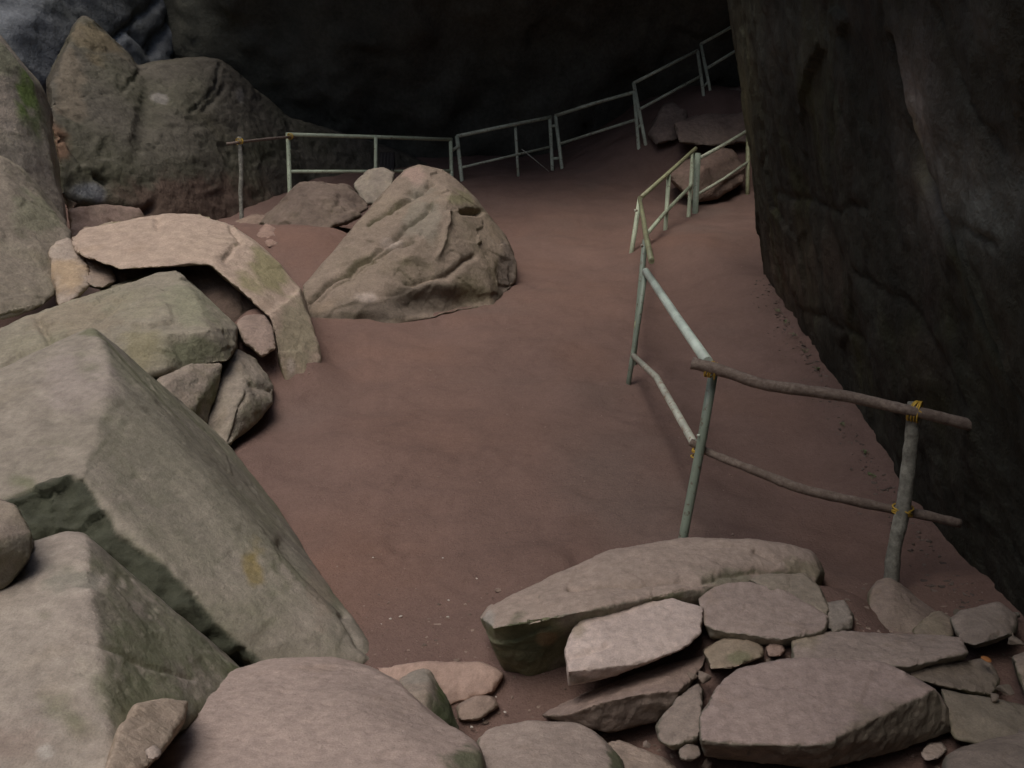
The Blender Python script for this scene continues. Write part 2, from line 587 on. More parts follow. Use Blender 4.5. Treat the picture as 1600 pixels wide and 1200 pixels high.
# roof of the cave: a thick slab of rock with an uneven lip
cx = np.linspace(0, 1, 90)
cy = np.linspace(0, 1, 80)
UU, VV = np.meshgrid(cx, cy)
XX = -7.0 + UU * 18.0
lip = 18.3 - 4.4 * sstep(-7.6, -4.2, XX) + 1.2 * sstep(-1.0, 2.6, XX) + 0.5 * np.sin(XX * 1.7)
YY = lip + VV * (23.5 - lip)
ZZ = 6.5 - 0.9 * sstep(0.0, 0.5, VV) + 0.0 * UU
ZZ = ZZ - 0.3 * sstep(-7, -5, XX)
pp = np.stack([XX.ravel(), YY.ravel(), ZZ.ravel()], 1)
low = ZZ + (0.35 * fbm(pp * 0.5, 4, 111)).reshape(ZZ.shape)
bm = bmesh.new()
r, c = XX.shape
lowv = [[bm.verts.new((XX[j, i], YY[j, i], low[j, i])) for i in range(c)] for j in range(r)]
topv = [[bm.verts.new((XX[j, i], YY[j, i] - 0.0, 8.6 + 0.2 * math.sin(i * .7 + j))) for i in range(c)] for j in range(r)]
for j in range(r - 1):
    for i in range(c - 1):
        bm.faces.new((lowv[j][i], lowv[j + 1][i], lowv[j + 1][i + 1], lowv[j][i + 1]))
        bm.faces.new((topv[j][i], topv[j][i + 1], topv[j + 1][i + 1], topv[j + 1][i]))
for j in range(r - 1):
    for i in (0, c - 1):
        bm.faces.new((lowv[j][i], lowv[j + 1][i], topv[j + 1][i], topv[j][i]))
for i in range(c - 1):
    for j in (0, r - 1):
        bm.faces.new((lowv[j][i], lowv[j][i + 1], topv[j][i + 1], topv[j][i]))
bmesh.ops.recalc_face_normals(bm, faces=bm.faces)
me = bpy.data.meshes.new('cave_roof')
bm.to_mesh(me)
bm.free()
P = verts_of(me)
set_color(me, np.array([0.06, 0.056, 0.046]) * (1 + 0.4 * fbm(P * 0.8, 4, 113))[:, None])
o = link_mesh('cave_roof', me, M_WALL)
tag(o, kind='structure')


# ------------------------------------------------------------------ rocks
def hull_into(bm, P):
    vs = [bm.verts.new(p) for p in P]
    r = bmesh.ops.convex_hull(bm, input=vs)
    loose = [x for x in set(r['geom_interior']) | set(r['geom_unused']) if isinstance(x, bmesh.types.BMVert) and x.is_valid]
    loose = [x for x in loose if not x.link_faces]
    if loose:
        bmesh.ops.delete(bm, geom=loose, context='VERTS')


def remeshed(bm, vox):
    me = bpy.data.meshes.new('tmp')
    bm.to_mesh(me)
    o = bpy.data.objects.new('tmp', me)
    COL.objects.link(o)
    md = o.modifiers.new('r', 'REMESH')
    md.mode = 'VOXEL'
    md.voxel_size = vox
    md.adaptivity = 0
    dg = bpy.context.evaluated_depsgraph_get()
    out = bpy.data.meshes.new_from_object(o.evaluated_get(dg))
    bpy.data.objects.remove(o)
    bpy.data.meshes.remove(me)
    return out


SEED = [200]


def rock(name, label, cat, hulls, base=GREY, dust=0.8, dust_col=DUST, moss=0.3, moss_col=OLIVE, vox=None, soft=1,
         rough=1.0, chip=1.0, big=1.0, edge=1.0, pits=None, streak=None, strata=None, cracks=(), dents=(), spots=(), polys=(), mat=None, group=None, dust_edge=(0.35, 0.8)):
    """hulls: list of (points, back) with points (u, v, depth); every point also gets a partner
    'back' metres behind it so the stone has its full body"""
    SEED[0] += 11
    sd = SEED[0]
    bm = bmesh.new()
    allp = []
    for pts, back in hulls:
        Q = []
        for p in pts:
            a = px(*p)
            Q.append(a)
            w = a - CAM
            L = np.linalg.norm(w)
            Q.append(CAM + w * (1 + back / L))
        allp += Q
        hull_into(bm, Q)
    bmesh.ops.recalc_face_normals(bm, faces=bm.faces)
    allp = np.array(allp)
    D = np.mean([p[2] for pts, b in hulls for p in pts])
    vox = (vox or 0.0027 * D)
    me = remeshed(bm, vox)
    bm.free()
    me.attributes.remove(me.attributes['tint']) if 'tint' in me.attributes else None
    P = relax(me, verts_of(me), soft)
    set_verts(me, P)
    n = normals_of(me)
    size = float(np.median(allp.max(0) - allp.min(0)))
    d = big * 0.030 * size * fbm(P * (1.6 / size), 3, sd)
    d += rough * (0.0065 * min(size, 1.5) * fbm(P * (6.0 / min(size, 1.5)), 4, sd + 3))
    d += chip * 0.012 * min(size, 1.2) * chips(P * (3.2 / min(size, 1.2)), sd + 5)
    d += rough * 0.0022 * D / 4 * fbm(P * (40.0 * 4 / D), 3, sd + 7)
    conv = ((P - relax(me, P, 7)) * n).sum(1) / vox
    bite = np.clip(conv, 0, 3)
    d -= vox * 1.5 * edge * bite * sstep(-0.05, 0.5, fbm(P * (14.0 / min(size, 1.2)), 4, sd + 15))
    u, v = project(P)
    view = P - CAM
    view /= np.linalg.norm(view, axis=1)[:, None]
    facing = sstep(-0.05, 0.2, -(n * view).sum(1))
    if strata:
        ax, fr, am = strata
        ax = np.array(ax, dtype=float)
        ax /= np.linalg.norm(ax)
        al = (P @ ax)[:, None] * ax
        q = (P - al) * 0.9 + al * fr
        s = fbm(q, 4, sd + 9)
        d += am * (s - 0.6 * np.abs(gnoise(q * 1.7, sd + 10)))
    wob = 4.0 * fbm(P * (40.0 / D), 3, sd + 12)
    for line, w, dep in cracks:
        cd = np.abs(seg_dist(u + wob, v + 0.7 * wob, line))
        d -= facing * dep * np.exp(-(cd / w) ** 1.3)
    for uu, vv, ru, rv, dep in dents:
        r = ((u + 1.2 * wob - uu) / ru) ** 2 + ((v + wob - vv) / rv) ** 2
        d -= facing * dep * np.exp(-r ** 2)
    if pits:
        d -= pits[1] * sstep(0.30, 0.62, gnoise(P * pits[0], sd + 71)) + 0.5 * pits[1] * sstep(0.35, 0.6, gnoise(P * pits[0] * 2.3, sd + 73))
    masks = []
    for poly, col, s, ra in polys:
        uw, vw = u + 0.8 * wob, v + 0.6 * wob
        ins = np.zeros(len(u), dtype=bool)
        for (x0, y0), (x1, y1) in zip(poly, poly[1:] + poly[:1]):
            ins ^= ((y0 > vw) != (y1 > vw)) & (uw < (x1 - x0) * (vw - y0) / (y1 - y0 + 1e-9) + x0)
        sdist = np.where(ins, 1, -1) * seg_dist(uw, vw, poly + poly[:1])
        w = s * sstep(-5, 7, sdist + 5 * fbm(P * (70.0 / D), 3, sd + 45)) * facing
        masks.append((w, col))
        if ra:
            d += w * ra * (chips(P * (26.0 / D), sd + 41) + 0.8 * fbm(P * (60.0 / D), 3, sd + 43))
    P = P + n * d[:, None]
    set_verts(me, P)
    n = normals_of(me)
    k = fbm(P * (2.2 / max(size, 0.5)), 4, sd + 20)
    kk = fbm(P * (11.0 / max(size, 0.5)), 4, sd + 24)
    k3 = fbm(P * (30.0 / max(size, 0.5)), 3, sd + 26)
    C = np.asarray(base) * (1 + 0.20 * k + 0.12 * kk + 0.06 * k3)[:, None]
    mm = np.clip(moss * sstep(-0.25, 0.45, k * 0.6 + 0.5 * fbm(P * (5.0 / max(size, 0.5)), 4, sd + 28)), 0, 1) * (1 - 0.55 * np.clip(n[:, 2], 0, 1))
    C = C * (1 - mm)[:, None] + mm[:, None] * np.asarray(moss_col) * np.array([0.97, 1.05, 0.84])
    du = dust * sstep(dust_edge[0], dust_edge[1], n[:, 2] + 0.13 * k + 0.10 * kk)
    C = C * (1 - du)[:, None] + du[:, None] * np.asarray(dust_col) * (1 + 0.10 * k + 0.045 * kk + 0.03 * k3)[:, None]
    if streak:
        a0, a1, st = streak
        ax = px(*a1) - px(*a0)
        ax /= np.linalg.norm(ax)
        al = (P @ ax)[:, None] * ax
        q = (P - al) * 11.0 + al * 1.1
        sk = fbm(q, 4, sd + 61)
        C = C * (1 + st * sk)[:, None]
        so = (0.8 * sstep(0.25, 0.8, fbm(q * 0.45, 3, sd + 65)))[:, None]
        C = C * (1 - so) + so * np.array([0.165, 0.168, 0.105])
    stain = (0.30 * sstep(0.35, 0.9, fbm(P * (4.0 / max(size, 0.5)), 4, sd + 51)))[:, None]
    C = C * (1 - stain) + stain * C * np.array([0.80, 0.74, 0.62])
    fleck = (0.35 * sstep(0.62, 0.80, gnoise(P * (90.0 / D), sd + 57)))[:, None]
    C = C * (1 - fleck) + fleck * C * 1.35
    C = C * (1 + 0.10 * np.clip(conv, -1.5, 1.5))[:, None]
    for uu, vv, ru, rv, col, s in spots:
        wb = 0.55 * fbm(P * (40.0 / D), 4, sd + 33)
        r = np.sqrt(((u - uu) / ru) ** 2 + ((v - vv) / rv) ** 2) + wb
        w = np.clip(s * (1 - sstep(0.45, 1.15, r)) * facing, 0, 1)[:, None]
        C = C * (1 - w) + w * np.asarray(col)
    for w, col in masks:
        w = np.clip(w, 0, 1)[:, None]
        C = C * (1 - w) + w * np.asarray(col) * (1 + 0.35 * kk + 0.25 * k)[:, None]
    org = np.array([P[:, 0].mean(), P[:, 1].mean(), P[:, 2].min()])
    set_verts(me, P - org)
    set_color(me, C)
    me.name = name
    me.materials.clear()
    m = mat or (M_NEAR if D < 6 else M_MID if D < 12 else M_FAR)
    o = link_mesh(name, me, m)
    o.location = org
    tag(o, label, cat, group, 'thing')
    return o


# --- far left: rock faces and the domed boulder behind the railing
rock('cliff_rock', 'bluish grey layered rock face at the top left, above the domed boulder', 'rock',
     [([(-260, -260, 16.5), (330, -260, 19.5), (296, -40, 19.2), (285, 60, 18.8), (272, 110, 18.4), (200, 190, 17.6), (60, 190, 15.8),
        (-60, 140, 14.4), (-260, 60, 13.5), (90, 40, 16.8), (200, 70, 17.6), (0, 0, 15.6)], 2.5)],
     base=BLUEGREY * 0.52, dust=0.3, dust_col=BLUEGREY * 0.7, moss=0.5, moss_col=(0.10, 0.10, 0.09), vox=0.06, soft=1, strata=((0.75, 0.1, 0.62), 3.2, 0.07),
     cracks=[([(180, 62), (215, 30), (262, -10)], 5, 0.20), ([(212, 52), (232, 72), (255, 48)], 4, 0.18), ([(240, 82), (262, 50), (280, 20)], 6, 0.2)],
     spots=[(200, 66, 30, 16, BLUEGREY * 0.85, 0.7), (60, 50, 90, 40, BLUEGREY * 0.7, 0.6)])
rock('domed_boulder', 'huge dark domed boulder with pitted face behind the left railing', 'boulder',
     [([(75, 180, 12.6), (72, 130, 13.2), (100, 85, 13.9), (126, 28, 14.9), (142, 34, 15.0), (168, 66, 15.1), (205, 90, 15.2), (225, 130, 14.9), (215, 200, 13.7), (88, 250, 12.3), (92, 300, 12.2),
        (130, 372, 12.4), (220, 378, 13.0), (190, 260, 13.1)], 2.2),
      ([(150, 160, 14.2), (200, 112, 15.2), (236, 98, 15.6), (282, 98, 15.9), (318, 90, 16.2), (346, 95, 16.4), (370, 114, 16.6), (394, 142, 16.8), (432, 182, 17.1), (470, 205, 17.5), (130, 372, 12.5),
        (250, 380, 13.2), (380, 360, 15.2), (480, 330, 16.8), (200, 260, 13.2), (300, 240, 14.4), (380, 250, 15.6), (310, 160, 15.2)], 2.2),
      ([(432, 182, 17.1), (490, 203, 17.6), (560, 216, 18.2), (620, 236, 18.8), (680, 262, 19.4), (680, 330, 19.0), (480, 330, 17.0)], 1.4)],
     pits=(3.0, 0.035), base=(0.110, 0.099, 0.080), dust=0.2, dust_col=(0.125, 0.113, 0.092), moss=0.75, moss_col=(0.082, 0.080, 0.056), vox=0.042, soft=5, rough=1.5, chip=1.2, big=0.4,
     cracks=[([(232, 100), (218, 115), (198, 138)], 3, 0.06), ([(345, 100), (335, 140), (300, 172)], 3, 0.05), ([(110, 320), (170, 322), (225, 335)], 5, 0.18),
             ([(78, 230), (95, 290), (108, 322)], 4, 0.12), ([(155, 272), (172, 283)], 4, 0.14), ([(220, 330), (245, 322)], 6, 0.2), ([(320, 170), (350, 138)], 5, 0.06),
             ([(75, 212), (105, 212), (130, 250)], 4, 0.1)],
     spots=[(160, 60, 60, 35, (0.19, 0.15, 0.09), 0.6), (90, 215, 26, 40, (0.24, 0.14, 0.09), 0.7), (110, 330, 45, 18, (0.20, 0.11, 0.08), 0.6),
            (300, 320, 150, 55, (0.118, 0.080, 0.062), 0.85), (250, 150, 14, 8, WHITE * 0.6, 0.7), (375, 150, 8, 14, WHITE * 0.5, 0.6), (140, 300, 32, 18, BLUEGREY * 0.8, 0.7),
            (110, 130, 30, 70, (0.20, 0.165, 0.12), 0.6)])
rock('foot_rock', 'low reddish slab at the foot of the domed boulder', 'rock',
     [([(108, 328, 11.4), (160, 320, 11.7), (215, 326, 12.0), (228, 345, 12.0), (180, 372, 11.5), (110, 372, 11.2)], 0.5)],
     base=(0.19, 0.13, 0.10), dust=0.4, moss=0.2, soft=1)
rock('mossy_rock', 'tall sloping slab with a bright green moss patch at the left edge', 'rock',
     [([(-120, -40, 10.0), (0, 60, 10.6), (24, 95, 10.8), (56, 132, 10.9), (71, 180, 11.0), (73, 232, 10.9), (98, 318, 10.6), (108, 350, 10.3),
        (50, 340, 9.6), (-20, 300, 9.2), (-120, 200, 9.0), (30, 180, 10.2)], 0.9)],
     base=(0.255, 0.225, 0.18), dust=0.3, moss=0.45, moss_col=OLIVE, soft=5, chip=0.6,
     spots=[(48, 150, 24, 46, BRIGHTMOSS, 0.9), (60, 195, 14, 40, MOSS * 1.3, 0.8), (10, 85, 24, 40, OLIVE * 1.1, 0.8), (30, 240, 60, 50, (0.24, 0.21, 0.18), 0.6)])
rock('leaning_rock', 'broad smooth slab leaning at the left edge below the mossy slab', 'rock',
     [([(-120, 225, 8.6), (0, 246, 9.1), (32, 262, 9.3), (72, 312, 9.4), (104, 346, 9.3), (113, 362, 9.1), (86, 380, 8.7), (76, 405, 8.5), (89, 460, 8.0), (62, 484, 7.7),
        (0, 502, 7.4), (-120, 540, 7.0), (30, 380, 8.2), (-120, 420, 7.4)], 0.5)],
     base=(0.245, 0.215, 0.165), dust=0.35, dust_col=(0.29, 0.24, 0.195), moss=0.55, soft=4, chip=0.7,
     cracks=[([(62, 484), (30, 492), (-10, 510)], 5, 0.05)], spots=[(60, 330, 45, 40, OLIVE * 1.15, 0.6)])

# --- left middle: slabs above the sand
rock('broken_block', 'small yellowish broken block left of the crescent slab', 'rock',
     [([(76, 400, 8.3), (86, 378, 8.6), (108, 372, 8.7), (122, 402, 8.4), (138, 414, 8.3), (142, 442, 8.1), (110, 474, 7.8), (90, 478, 7.8)], 0.4)],
     base=TAN * 1.1, dust=0.5, dust_col=PALE * 0.85, moss=0.2, soft=1, spots=[(105, 430, 35, 30, (0.42, 0.30, 0.17), 0.6)])
rock('wedge_block', 'squat wedge of rock under the crescent slab beside the broken block', 'rock',
     [([(128, 403, 8.5), (152, 405, 8.5), (178, 420, 8.4), (182, 440, 8.2), (160, 452, 8.0), (136, 446, 8.0)], 0.4)],
     base=TAN * 0.8, dust=0.4, moss=0.3, soft=1)
rock('crescent_rock', 'long pale crescent slab curving over a dark hollow down to the sand', 'rock',
     [([(108, 374, 8.6), (130, 355, 9.0), (185, 346, 9.15), (242, 340, 9.2), (250, 334, 9.25), (310, 333, 9.3), (362, 350, 9.2), (400, 380, 9.0), (346, 412, 8.3), (318, 409, 8.25), (262, 403, 8.2),
        (240, 417, 8.0), (185, 421, 7.95), (145, 407, 8.1), (116, 396, 8.25)], 0.22),
      ([(362, 350, 9.2), (400, 378, 9.05), (440, 413, 8.95), (470, 452, 8.8), (488, 502, 8.4), (424, 500, 7.90), (406, 478, 7.96), (376, 452, 8.04), (326, 412, 8.2)], 0.5),
      ([(470, 448, 8.70), (490, 508, 8.35), (503, 560, 8.1), (503, 596, 7.95), (486, 606, 7.85), (470, 625, 7.72), (446, 614, 7.68), (438, 570, 7.70), (420, 490, 7.92)], 0.8)],
     base=TAN, dust=0.85, dust_col=(0.46, 0.355, 0.28), moss=0.55, moss_col=(0.255, 0.235, 0.13), soft=1, rough=0.7, chip=0.5, big=0.5, dust_edge=(0.3, 0.7),
     cracks=[([(360, 352), (375, 375), (350, 405)], 3, 0.04), ([(246, 340), (248, 358)], 3, 0.04), ([(116, 375), (118, 396)], 3, 0.04)],
     spots=[(420, 420, 50, 45, (0.25, 0.235, 0.115), 0.75), (465, 520, 35, 70, (0.25, 0.23, 0.15), 0.7), (455, 575, 8, 20, PALE, 0.6)])
rock('hollow_rock', 'dark rough rock filling the hollow under the crescent slab', 'rock',
     [([(170, 410, 8.48), (300, 402, 8.62), (362, 426, 8.62), (408, 478, 8.50), (414, 502, 8.42), (376, 512, 8.25), (300, 490, 8.3), (170, 450, 8.3)], 0.5)],
     base=(0.135, 0.098, 0.078), dust=0.2, dust_col=(0.16, 0.12, 0.10), moss=0.15, soft=1, rough=1.8, chip=1.6)
rock('sunken_rock', 'small flat slab lying in the sand inside the crescent', 'rock',
     [([(368, 505, 7.85), (380, 494, 7.92), (414, 492, 7.95), (428, 514, 7.82), (430, 545, 7.62), (410, 558, 7.54), (380, 535, 7.6)], 0.2)],
     base=TAN, dust=0.95, dust_col=(0.275, 0.208, 0.172), moss=0.1, soft=1, spots=[(432, 500, 10, 12, WHITE * 0.8, 0.6)])
rock('faceted_outcrop', 'broad greenish grey outcrop with a darker lower facet, left of the sand', 'boulder',
     [([(-120, 560, 6.7), (0, 521, 7.1), (60, 496, 7.3), (120, 468, 7.5), (182, 440, 7.7), (242, 422, 7.9), (276, 420, 8.0), (300, 440, 7.9), (374, 510, 7.5), (372, 545, 7.25), (360, 566, 7.0),
        (300, 556, 6.85), (250, 584, 6.6), (222, 575, 6.6), (258, 520, 6.75), (330, 512, 6.95), (110, 590, 6.6), (0, 606, 6.5), (-120, 660, 6.2), (130, 520, 6.85)], 0.6)],
     base=GREY * 1.08, dust=0.35, dust_col=(0.315, 0.275, 0.20), moss=0.7, moss_col=(0.195, 0.19, 0.118), soft=1, rough=1.2, chip=1.4,
     cracks=[([(60, 500), (75, 530), (85, 552)], 4, 0.06), ([(85, 552), (40, 578), (0, 600), (-20, 612)], 6, 0.10), ([(85, 552), (110, 540)], 4, 0.06), ([(150, 500), (200, 460)], 3, 0.03)],
     spots=[(310, 550, 62, 36, (0.135, 0.14, 0.088), 0.85), (300, 470, 55, 40, (0.25, 0.25, 0.17), 0.6), (110, 490, 90, 40, (0.29, 0.24, 0.175), 0.6), (222, 545, 34, 40, (0.24, 0.215, 0.13), 0.7)])
rock('cracked_block', 'triangular mossy block split off below the faceted outcrop', 'rock',
     [([(244, 593, 6.55), (300, 568, 6.75), (346, 565, 6.95), (348, 575, 6.95), (334, 622, 6.85), (320, 672, 6.7), (296, 650, 6.45), (250, 606, 6.45)], 0.5)],
     base=GREY, dust=0.4, moss=0.75, moss_col=(0.165, 0.165, 0.095), soft=1, chip=0.8)
rock('tapered_boulder', 'rounded boulder overhanging the sand right of the cracked block', 'boulder',
     [([(368, 545, 7.5), (400, 562, 7.6), (428, 604, 7.45), (426, 630, 7.2), (402, 660, 6.95), (362, 694, 6.65), (350, 699, 6.6), (318, 664, 6.75), (340, 600, 6.95), (385, 610, 6.9), (372, 640, 6.75)], 0.35)],
     base=GREY * 1.1, dust=0.6, dust_col=(0.32, 0.265, 0.215), moss=0.5, moss_col=(0.19, 0.185, 0.12), soft=1, chip=1.2,
     cracks=[([(385, 612), (372, 650), (360, 690)], 4, 0.03), ([(395, 600), (425, 610)], 4, 0.03)])

# --- the boulder in the middle
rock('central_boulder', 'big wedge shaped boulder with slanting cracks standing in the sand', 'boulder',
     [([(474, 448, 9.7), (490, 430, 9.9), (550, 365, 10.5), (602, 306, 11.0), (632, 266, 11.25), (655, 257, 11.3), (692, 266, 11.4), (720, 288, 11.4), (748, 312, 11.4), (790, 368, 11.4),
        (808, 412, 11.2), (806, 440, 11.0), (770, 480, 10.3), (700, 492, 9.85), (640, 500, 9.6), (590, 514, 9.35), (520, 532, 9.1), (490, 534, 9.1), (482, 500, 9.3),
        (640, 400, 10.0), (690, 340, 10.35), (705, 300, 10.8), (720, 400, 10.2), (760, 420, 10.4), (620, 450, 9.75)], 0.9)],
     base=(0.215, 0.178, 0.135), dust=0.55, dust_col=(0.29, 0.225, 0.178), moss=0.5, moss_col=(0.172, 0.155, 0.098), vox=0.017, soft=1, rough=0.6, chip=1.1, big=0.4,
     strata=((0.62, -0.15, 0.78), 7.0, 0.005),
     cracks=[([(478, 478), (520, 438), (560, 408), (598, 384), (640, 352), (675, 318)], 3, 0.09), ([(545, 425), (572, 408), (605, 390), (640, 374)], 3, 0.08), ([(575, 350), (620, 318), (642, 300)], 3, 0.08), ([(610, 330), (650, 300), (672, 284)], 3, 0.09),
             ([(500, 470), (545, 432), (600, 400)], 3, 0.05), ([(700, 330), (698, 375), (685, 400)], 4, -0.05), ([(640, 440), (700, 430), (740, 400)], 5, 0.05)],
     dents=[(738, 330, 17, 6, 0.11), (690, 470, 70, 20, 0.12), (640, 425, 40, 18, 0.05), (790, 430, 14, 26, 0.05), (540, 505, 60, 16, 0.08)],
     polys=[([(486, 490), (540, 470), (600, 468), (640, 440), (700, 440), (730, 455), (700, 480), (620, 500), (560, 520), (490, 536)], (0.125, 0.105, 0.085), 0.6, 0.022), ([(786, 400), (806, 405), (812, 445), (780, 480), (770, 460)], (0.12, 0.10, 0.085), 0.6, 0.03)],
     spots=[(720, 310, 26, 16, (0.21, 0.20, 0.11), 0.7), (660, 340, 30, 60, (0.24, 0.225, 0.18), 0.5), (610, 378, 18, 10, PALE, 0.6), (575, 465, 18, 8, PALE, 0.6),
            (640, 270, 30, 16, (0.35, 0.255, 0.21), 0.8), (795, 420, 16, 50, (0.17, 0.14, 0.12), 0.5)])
rock('brown_rock', 'low brown angular rock on the sand bank left of the big boulder', 'rock',
     [([(398, 352, 11.9), (430, 326, 12.1), (468, 287, 12.4), (500, 296, 12.35), (528, 290, 12.5), (545, 292, 12.5), (580, 320, 12.4), (562, 336, 12.0), (540, 348, 11.8), (490, 366, 11.6),
        (440, 362, 11.6), (520, 325, 11.9), (470, 310, 11.9)], 0.7)],
     base=(0.135, 0.105, 0.084), dust=0.45, dust_col=(0.22, 0.168, 0.138), moss=0.3, moss_col=(0.17, 0.15, 0.095), soft=0, rough=1.6, chip=2.4, edge=1.5,
     cracks=[([(520, 325), (535, 305), (575, 316)], 4, 0.06), ([(470, 300), (500, 312), (520, 330)], 4, 0.05)])
rock('upright_rock', 'small grey upright slab between the brown rock and the big boulder', 'rock',
     [([(550, 288, 12.9), (574, 266, 13.0), (598, 262, 13.0), (617, 270, 13.0), (615, 292, 12.8), (600, 320, 12.6), (568, 318, 12.6)], 0.35)],
     base=GREY, dust=0.3, moss=0.3, soft=1, chip=0.8)
rock('low_stone', 'small half buried stone at the foot of the stick fence', 'stone',
     [([(362, 348, 12.2), (394, 335, 12.4), (420, 336, 12.4), (442, 362, 12.0), (410, 376, 11.6), (384, 374, 11.6)], 0.4)],
     base=(0.22, 0.16, 0.125), dust=0.5, dust_col=(0.30, 0.22, 0.17), moss=0.2, soft=1)
rock('sandy_stone', 'sand covered stone poking out of the bank behind the crescent slab', 'stone',
     [([(396, 372, 10.9), (416, 350, 11.2), (432, 356, 11.2), (446, 380, 10.8), (420, 386, 10.6)], 0.3)],
     base=(0.25, 0.17, 0.135), dust=0.9, dust_col=(0.31, 0.215, 0.172), moss=0.1, soft=1, chip=1.4)

# --- back right: rocks by the climbing railing
rock('railing_rock', 'rounded brown rock behind the right railing near the cave wall', 'rock',
     [([(1044, 276, 15.65), (1068, 254, 15.95), (1130, 228, 16.45), (1148, 236, 16.45), (1164, 264, 16.25), (1162, 284, 16.05), (1120, 310, 15.65), (1088, 316, 15.35), (1074, 310, 15.35), (1098, 262, 15.55)], 0.8)],
     base=(0.20, 0.145, 0.118), dust=0.6, dust_col=(0.25, 0.175, 0.142), moss=0.2, soft=1)
rock('step_rock', 'dark flat slab forming a step beside the climbing railing', 'rock',
     [([(1050, 192, 17.10), (1098, 178, 17.40), (1190, 180, 17.40), (1190, 222, 17.00), (1110, 228, 16.80), (1060, 224, 16.80)], 0.7)],
     base=(0.19, 0.15, 0.125), dust=0.6, dust_col=(0.27, 0.20, 0.165), moss=0.2, soft=1, chip=1.5)
rock('upper_step_rock', 'upper dark slab of the rock steps, against the cave wall', 'rock',
     [([(1092, 186, 17.70), (1110, 158, 18.10), (1190, 156, 18.10), (1190, 196, 17.60), (1096, 200, 17.50)], 0.7)],
     base=(0.19, 0.15, 0.125), dust=0.6, dust_col=(0.27, 0.20, 0.165), moss=0.2, soft=1)
rock('round_step_stone', 'dark rounded stone on top of the rock steps', 'stone',
     [([(1128, 172, 18.30), (1136, 142, 18.50), (1160, 134, 18.60), (1195, 140, 18.60), (1195, 179, 18.20), (1140, 182, 18.10)], 0.6)],
     base=(0.19, 0.15, 0.125), dust=0.4, dust_col=(0.27, 0.20, 0.165), moss=0.2, soft=2)
rock('shadow_stone', 'dim stone in the shadow at the foot of the climbing railing', 'stone',
     [([(1012, 210, 17.50), (1036, 164, 17.90), (1052, 160, 18.00), (1076, 178, 17.70), (1062, 218, 17.30), (1024, 226, 17.10)], 0.6)],
     base=(0.19, 0.15, 0.125), dust=0.5, dust_col=(0.27, 0.20, 0.165), moss=0.1, soft=1)

# --- foreground left
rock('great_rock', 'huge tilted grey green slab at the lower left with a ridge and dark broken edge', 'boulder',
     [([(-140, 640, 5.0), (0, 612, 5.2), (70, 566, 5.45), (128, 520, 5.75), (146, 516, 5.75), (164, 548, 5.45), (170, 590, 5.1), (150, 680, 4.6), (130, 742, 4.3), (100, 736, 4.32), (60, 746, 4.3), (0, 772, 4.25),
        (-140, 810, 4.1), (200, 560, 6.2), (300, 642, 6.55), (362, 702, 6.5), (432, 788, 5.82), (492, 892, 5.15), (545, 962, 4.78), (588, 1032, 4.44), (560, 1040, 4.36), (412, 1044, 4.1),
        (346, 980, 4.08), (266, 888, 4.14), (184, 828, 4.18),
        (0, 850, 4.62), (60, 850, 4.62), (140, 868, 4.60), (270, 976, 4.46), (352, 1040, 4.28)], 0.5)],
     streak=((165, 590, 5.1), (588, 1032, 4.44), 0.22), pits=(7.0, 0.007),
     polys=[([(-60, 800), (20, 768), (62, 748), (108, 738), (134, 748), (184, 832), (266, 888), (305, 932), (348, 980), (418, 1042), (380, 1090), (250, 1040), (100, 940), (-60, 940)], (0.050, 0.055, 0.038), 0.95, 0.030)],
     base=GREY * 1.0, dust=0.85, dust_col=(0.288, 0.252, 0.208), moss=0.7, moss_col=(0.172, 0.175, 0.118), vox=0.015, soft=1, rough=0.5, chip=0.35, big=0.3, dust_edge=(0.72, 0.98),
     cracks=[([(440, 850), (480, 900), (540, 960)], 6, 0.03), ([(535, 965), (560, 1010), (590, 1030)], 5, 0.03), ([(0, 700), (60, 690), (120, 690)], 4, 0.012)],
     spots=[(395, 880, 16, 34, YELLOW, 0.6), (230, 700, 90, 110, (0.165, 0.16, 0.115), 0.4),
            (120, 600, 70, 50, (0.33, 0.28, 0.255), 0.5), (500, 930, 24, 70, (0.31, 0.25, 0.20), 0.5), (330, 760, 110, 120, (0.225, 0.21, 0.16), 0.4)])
rock('ridged_rock', 'smooth ridged slab at the bottom left corner, pale left face and mossy right face', 'boulder',
     [([(-150, 1000, 3.2), (0, 960, 3.42), (56, 846, 3.72), (105, 834, 3.75), (132, 836, 3.72), (166, 866, 3.75), (250, 954, 3.85), (318, 1020, 3.92), (392, 1060, 3.95), (374, 1084, 3.85), (290, 1120, 3.62),
        (142, 930, 3.30), (152, 1000, 3.12), (166, 1100, 2.88), (175, 1210, 2.66), (-150, 1250, 2.5), (60, 1250, 2.55), (190, 1180, 2.95)], 0.5)],
     base=GREY * 0.98, dust=0.8, dust_col=(0.365, 0.312, 0.268), pits=(9.0, 0.006), moss=0.62, moss_col=(0.185, 0.195, 0.125), vox=0.012, soft=5, rough=0.6, chip=0.25, big=0.4, dust_edge=(0.55, 0.85),
     dents=[(120, 900, 40, 20, 0.015)], streak=((130, 836, 3.72), (290, 1120, 3.62), 0.15),
     cracks=[([(140, 1000), (230, 1040), (300, 1060)], 3, 0.012)],
     spots=[(270, 1000, 110, 60, (0.175, 0.19, 0.115), 0.6), (370, 1045, 24, 16, MOSS * 1.2, 0.7), (110, 905, 50, 22, (0.215, 0.21, 0.17), 0.6), (20, 1160, 70, 40, (0.27, 0.205, 0.17), 0.5), (70, 1175, 16, 14, WHITE * 0.85, 0.7),
            (240, 1090, 50, 40, (0.16, 0.175, 0.10), 0.6)])
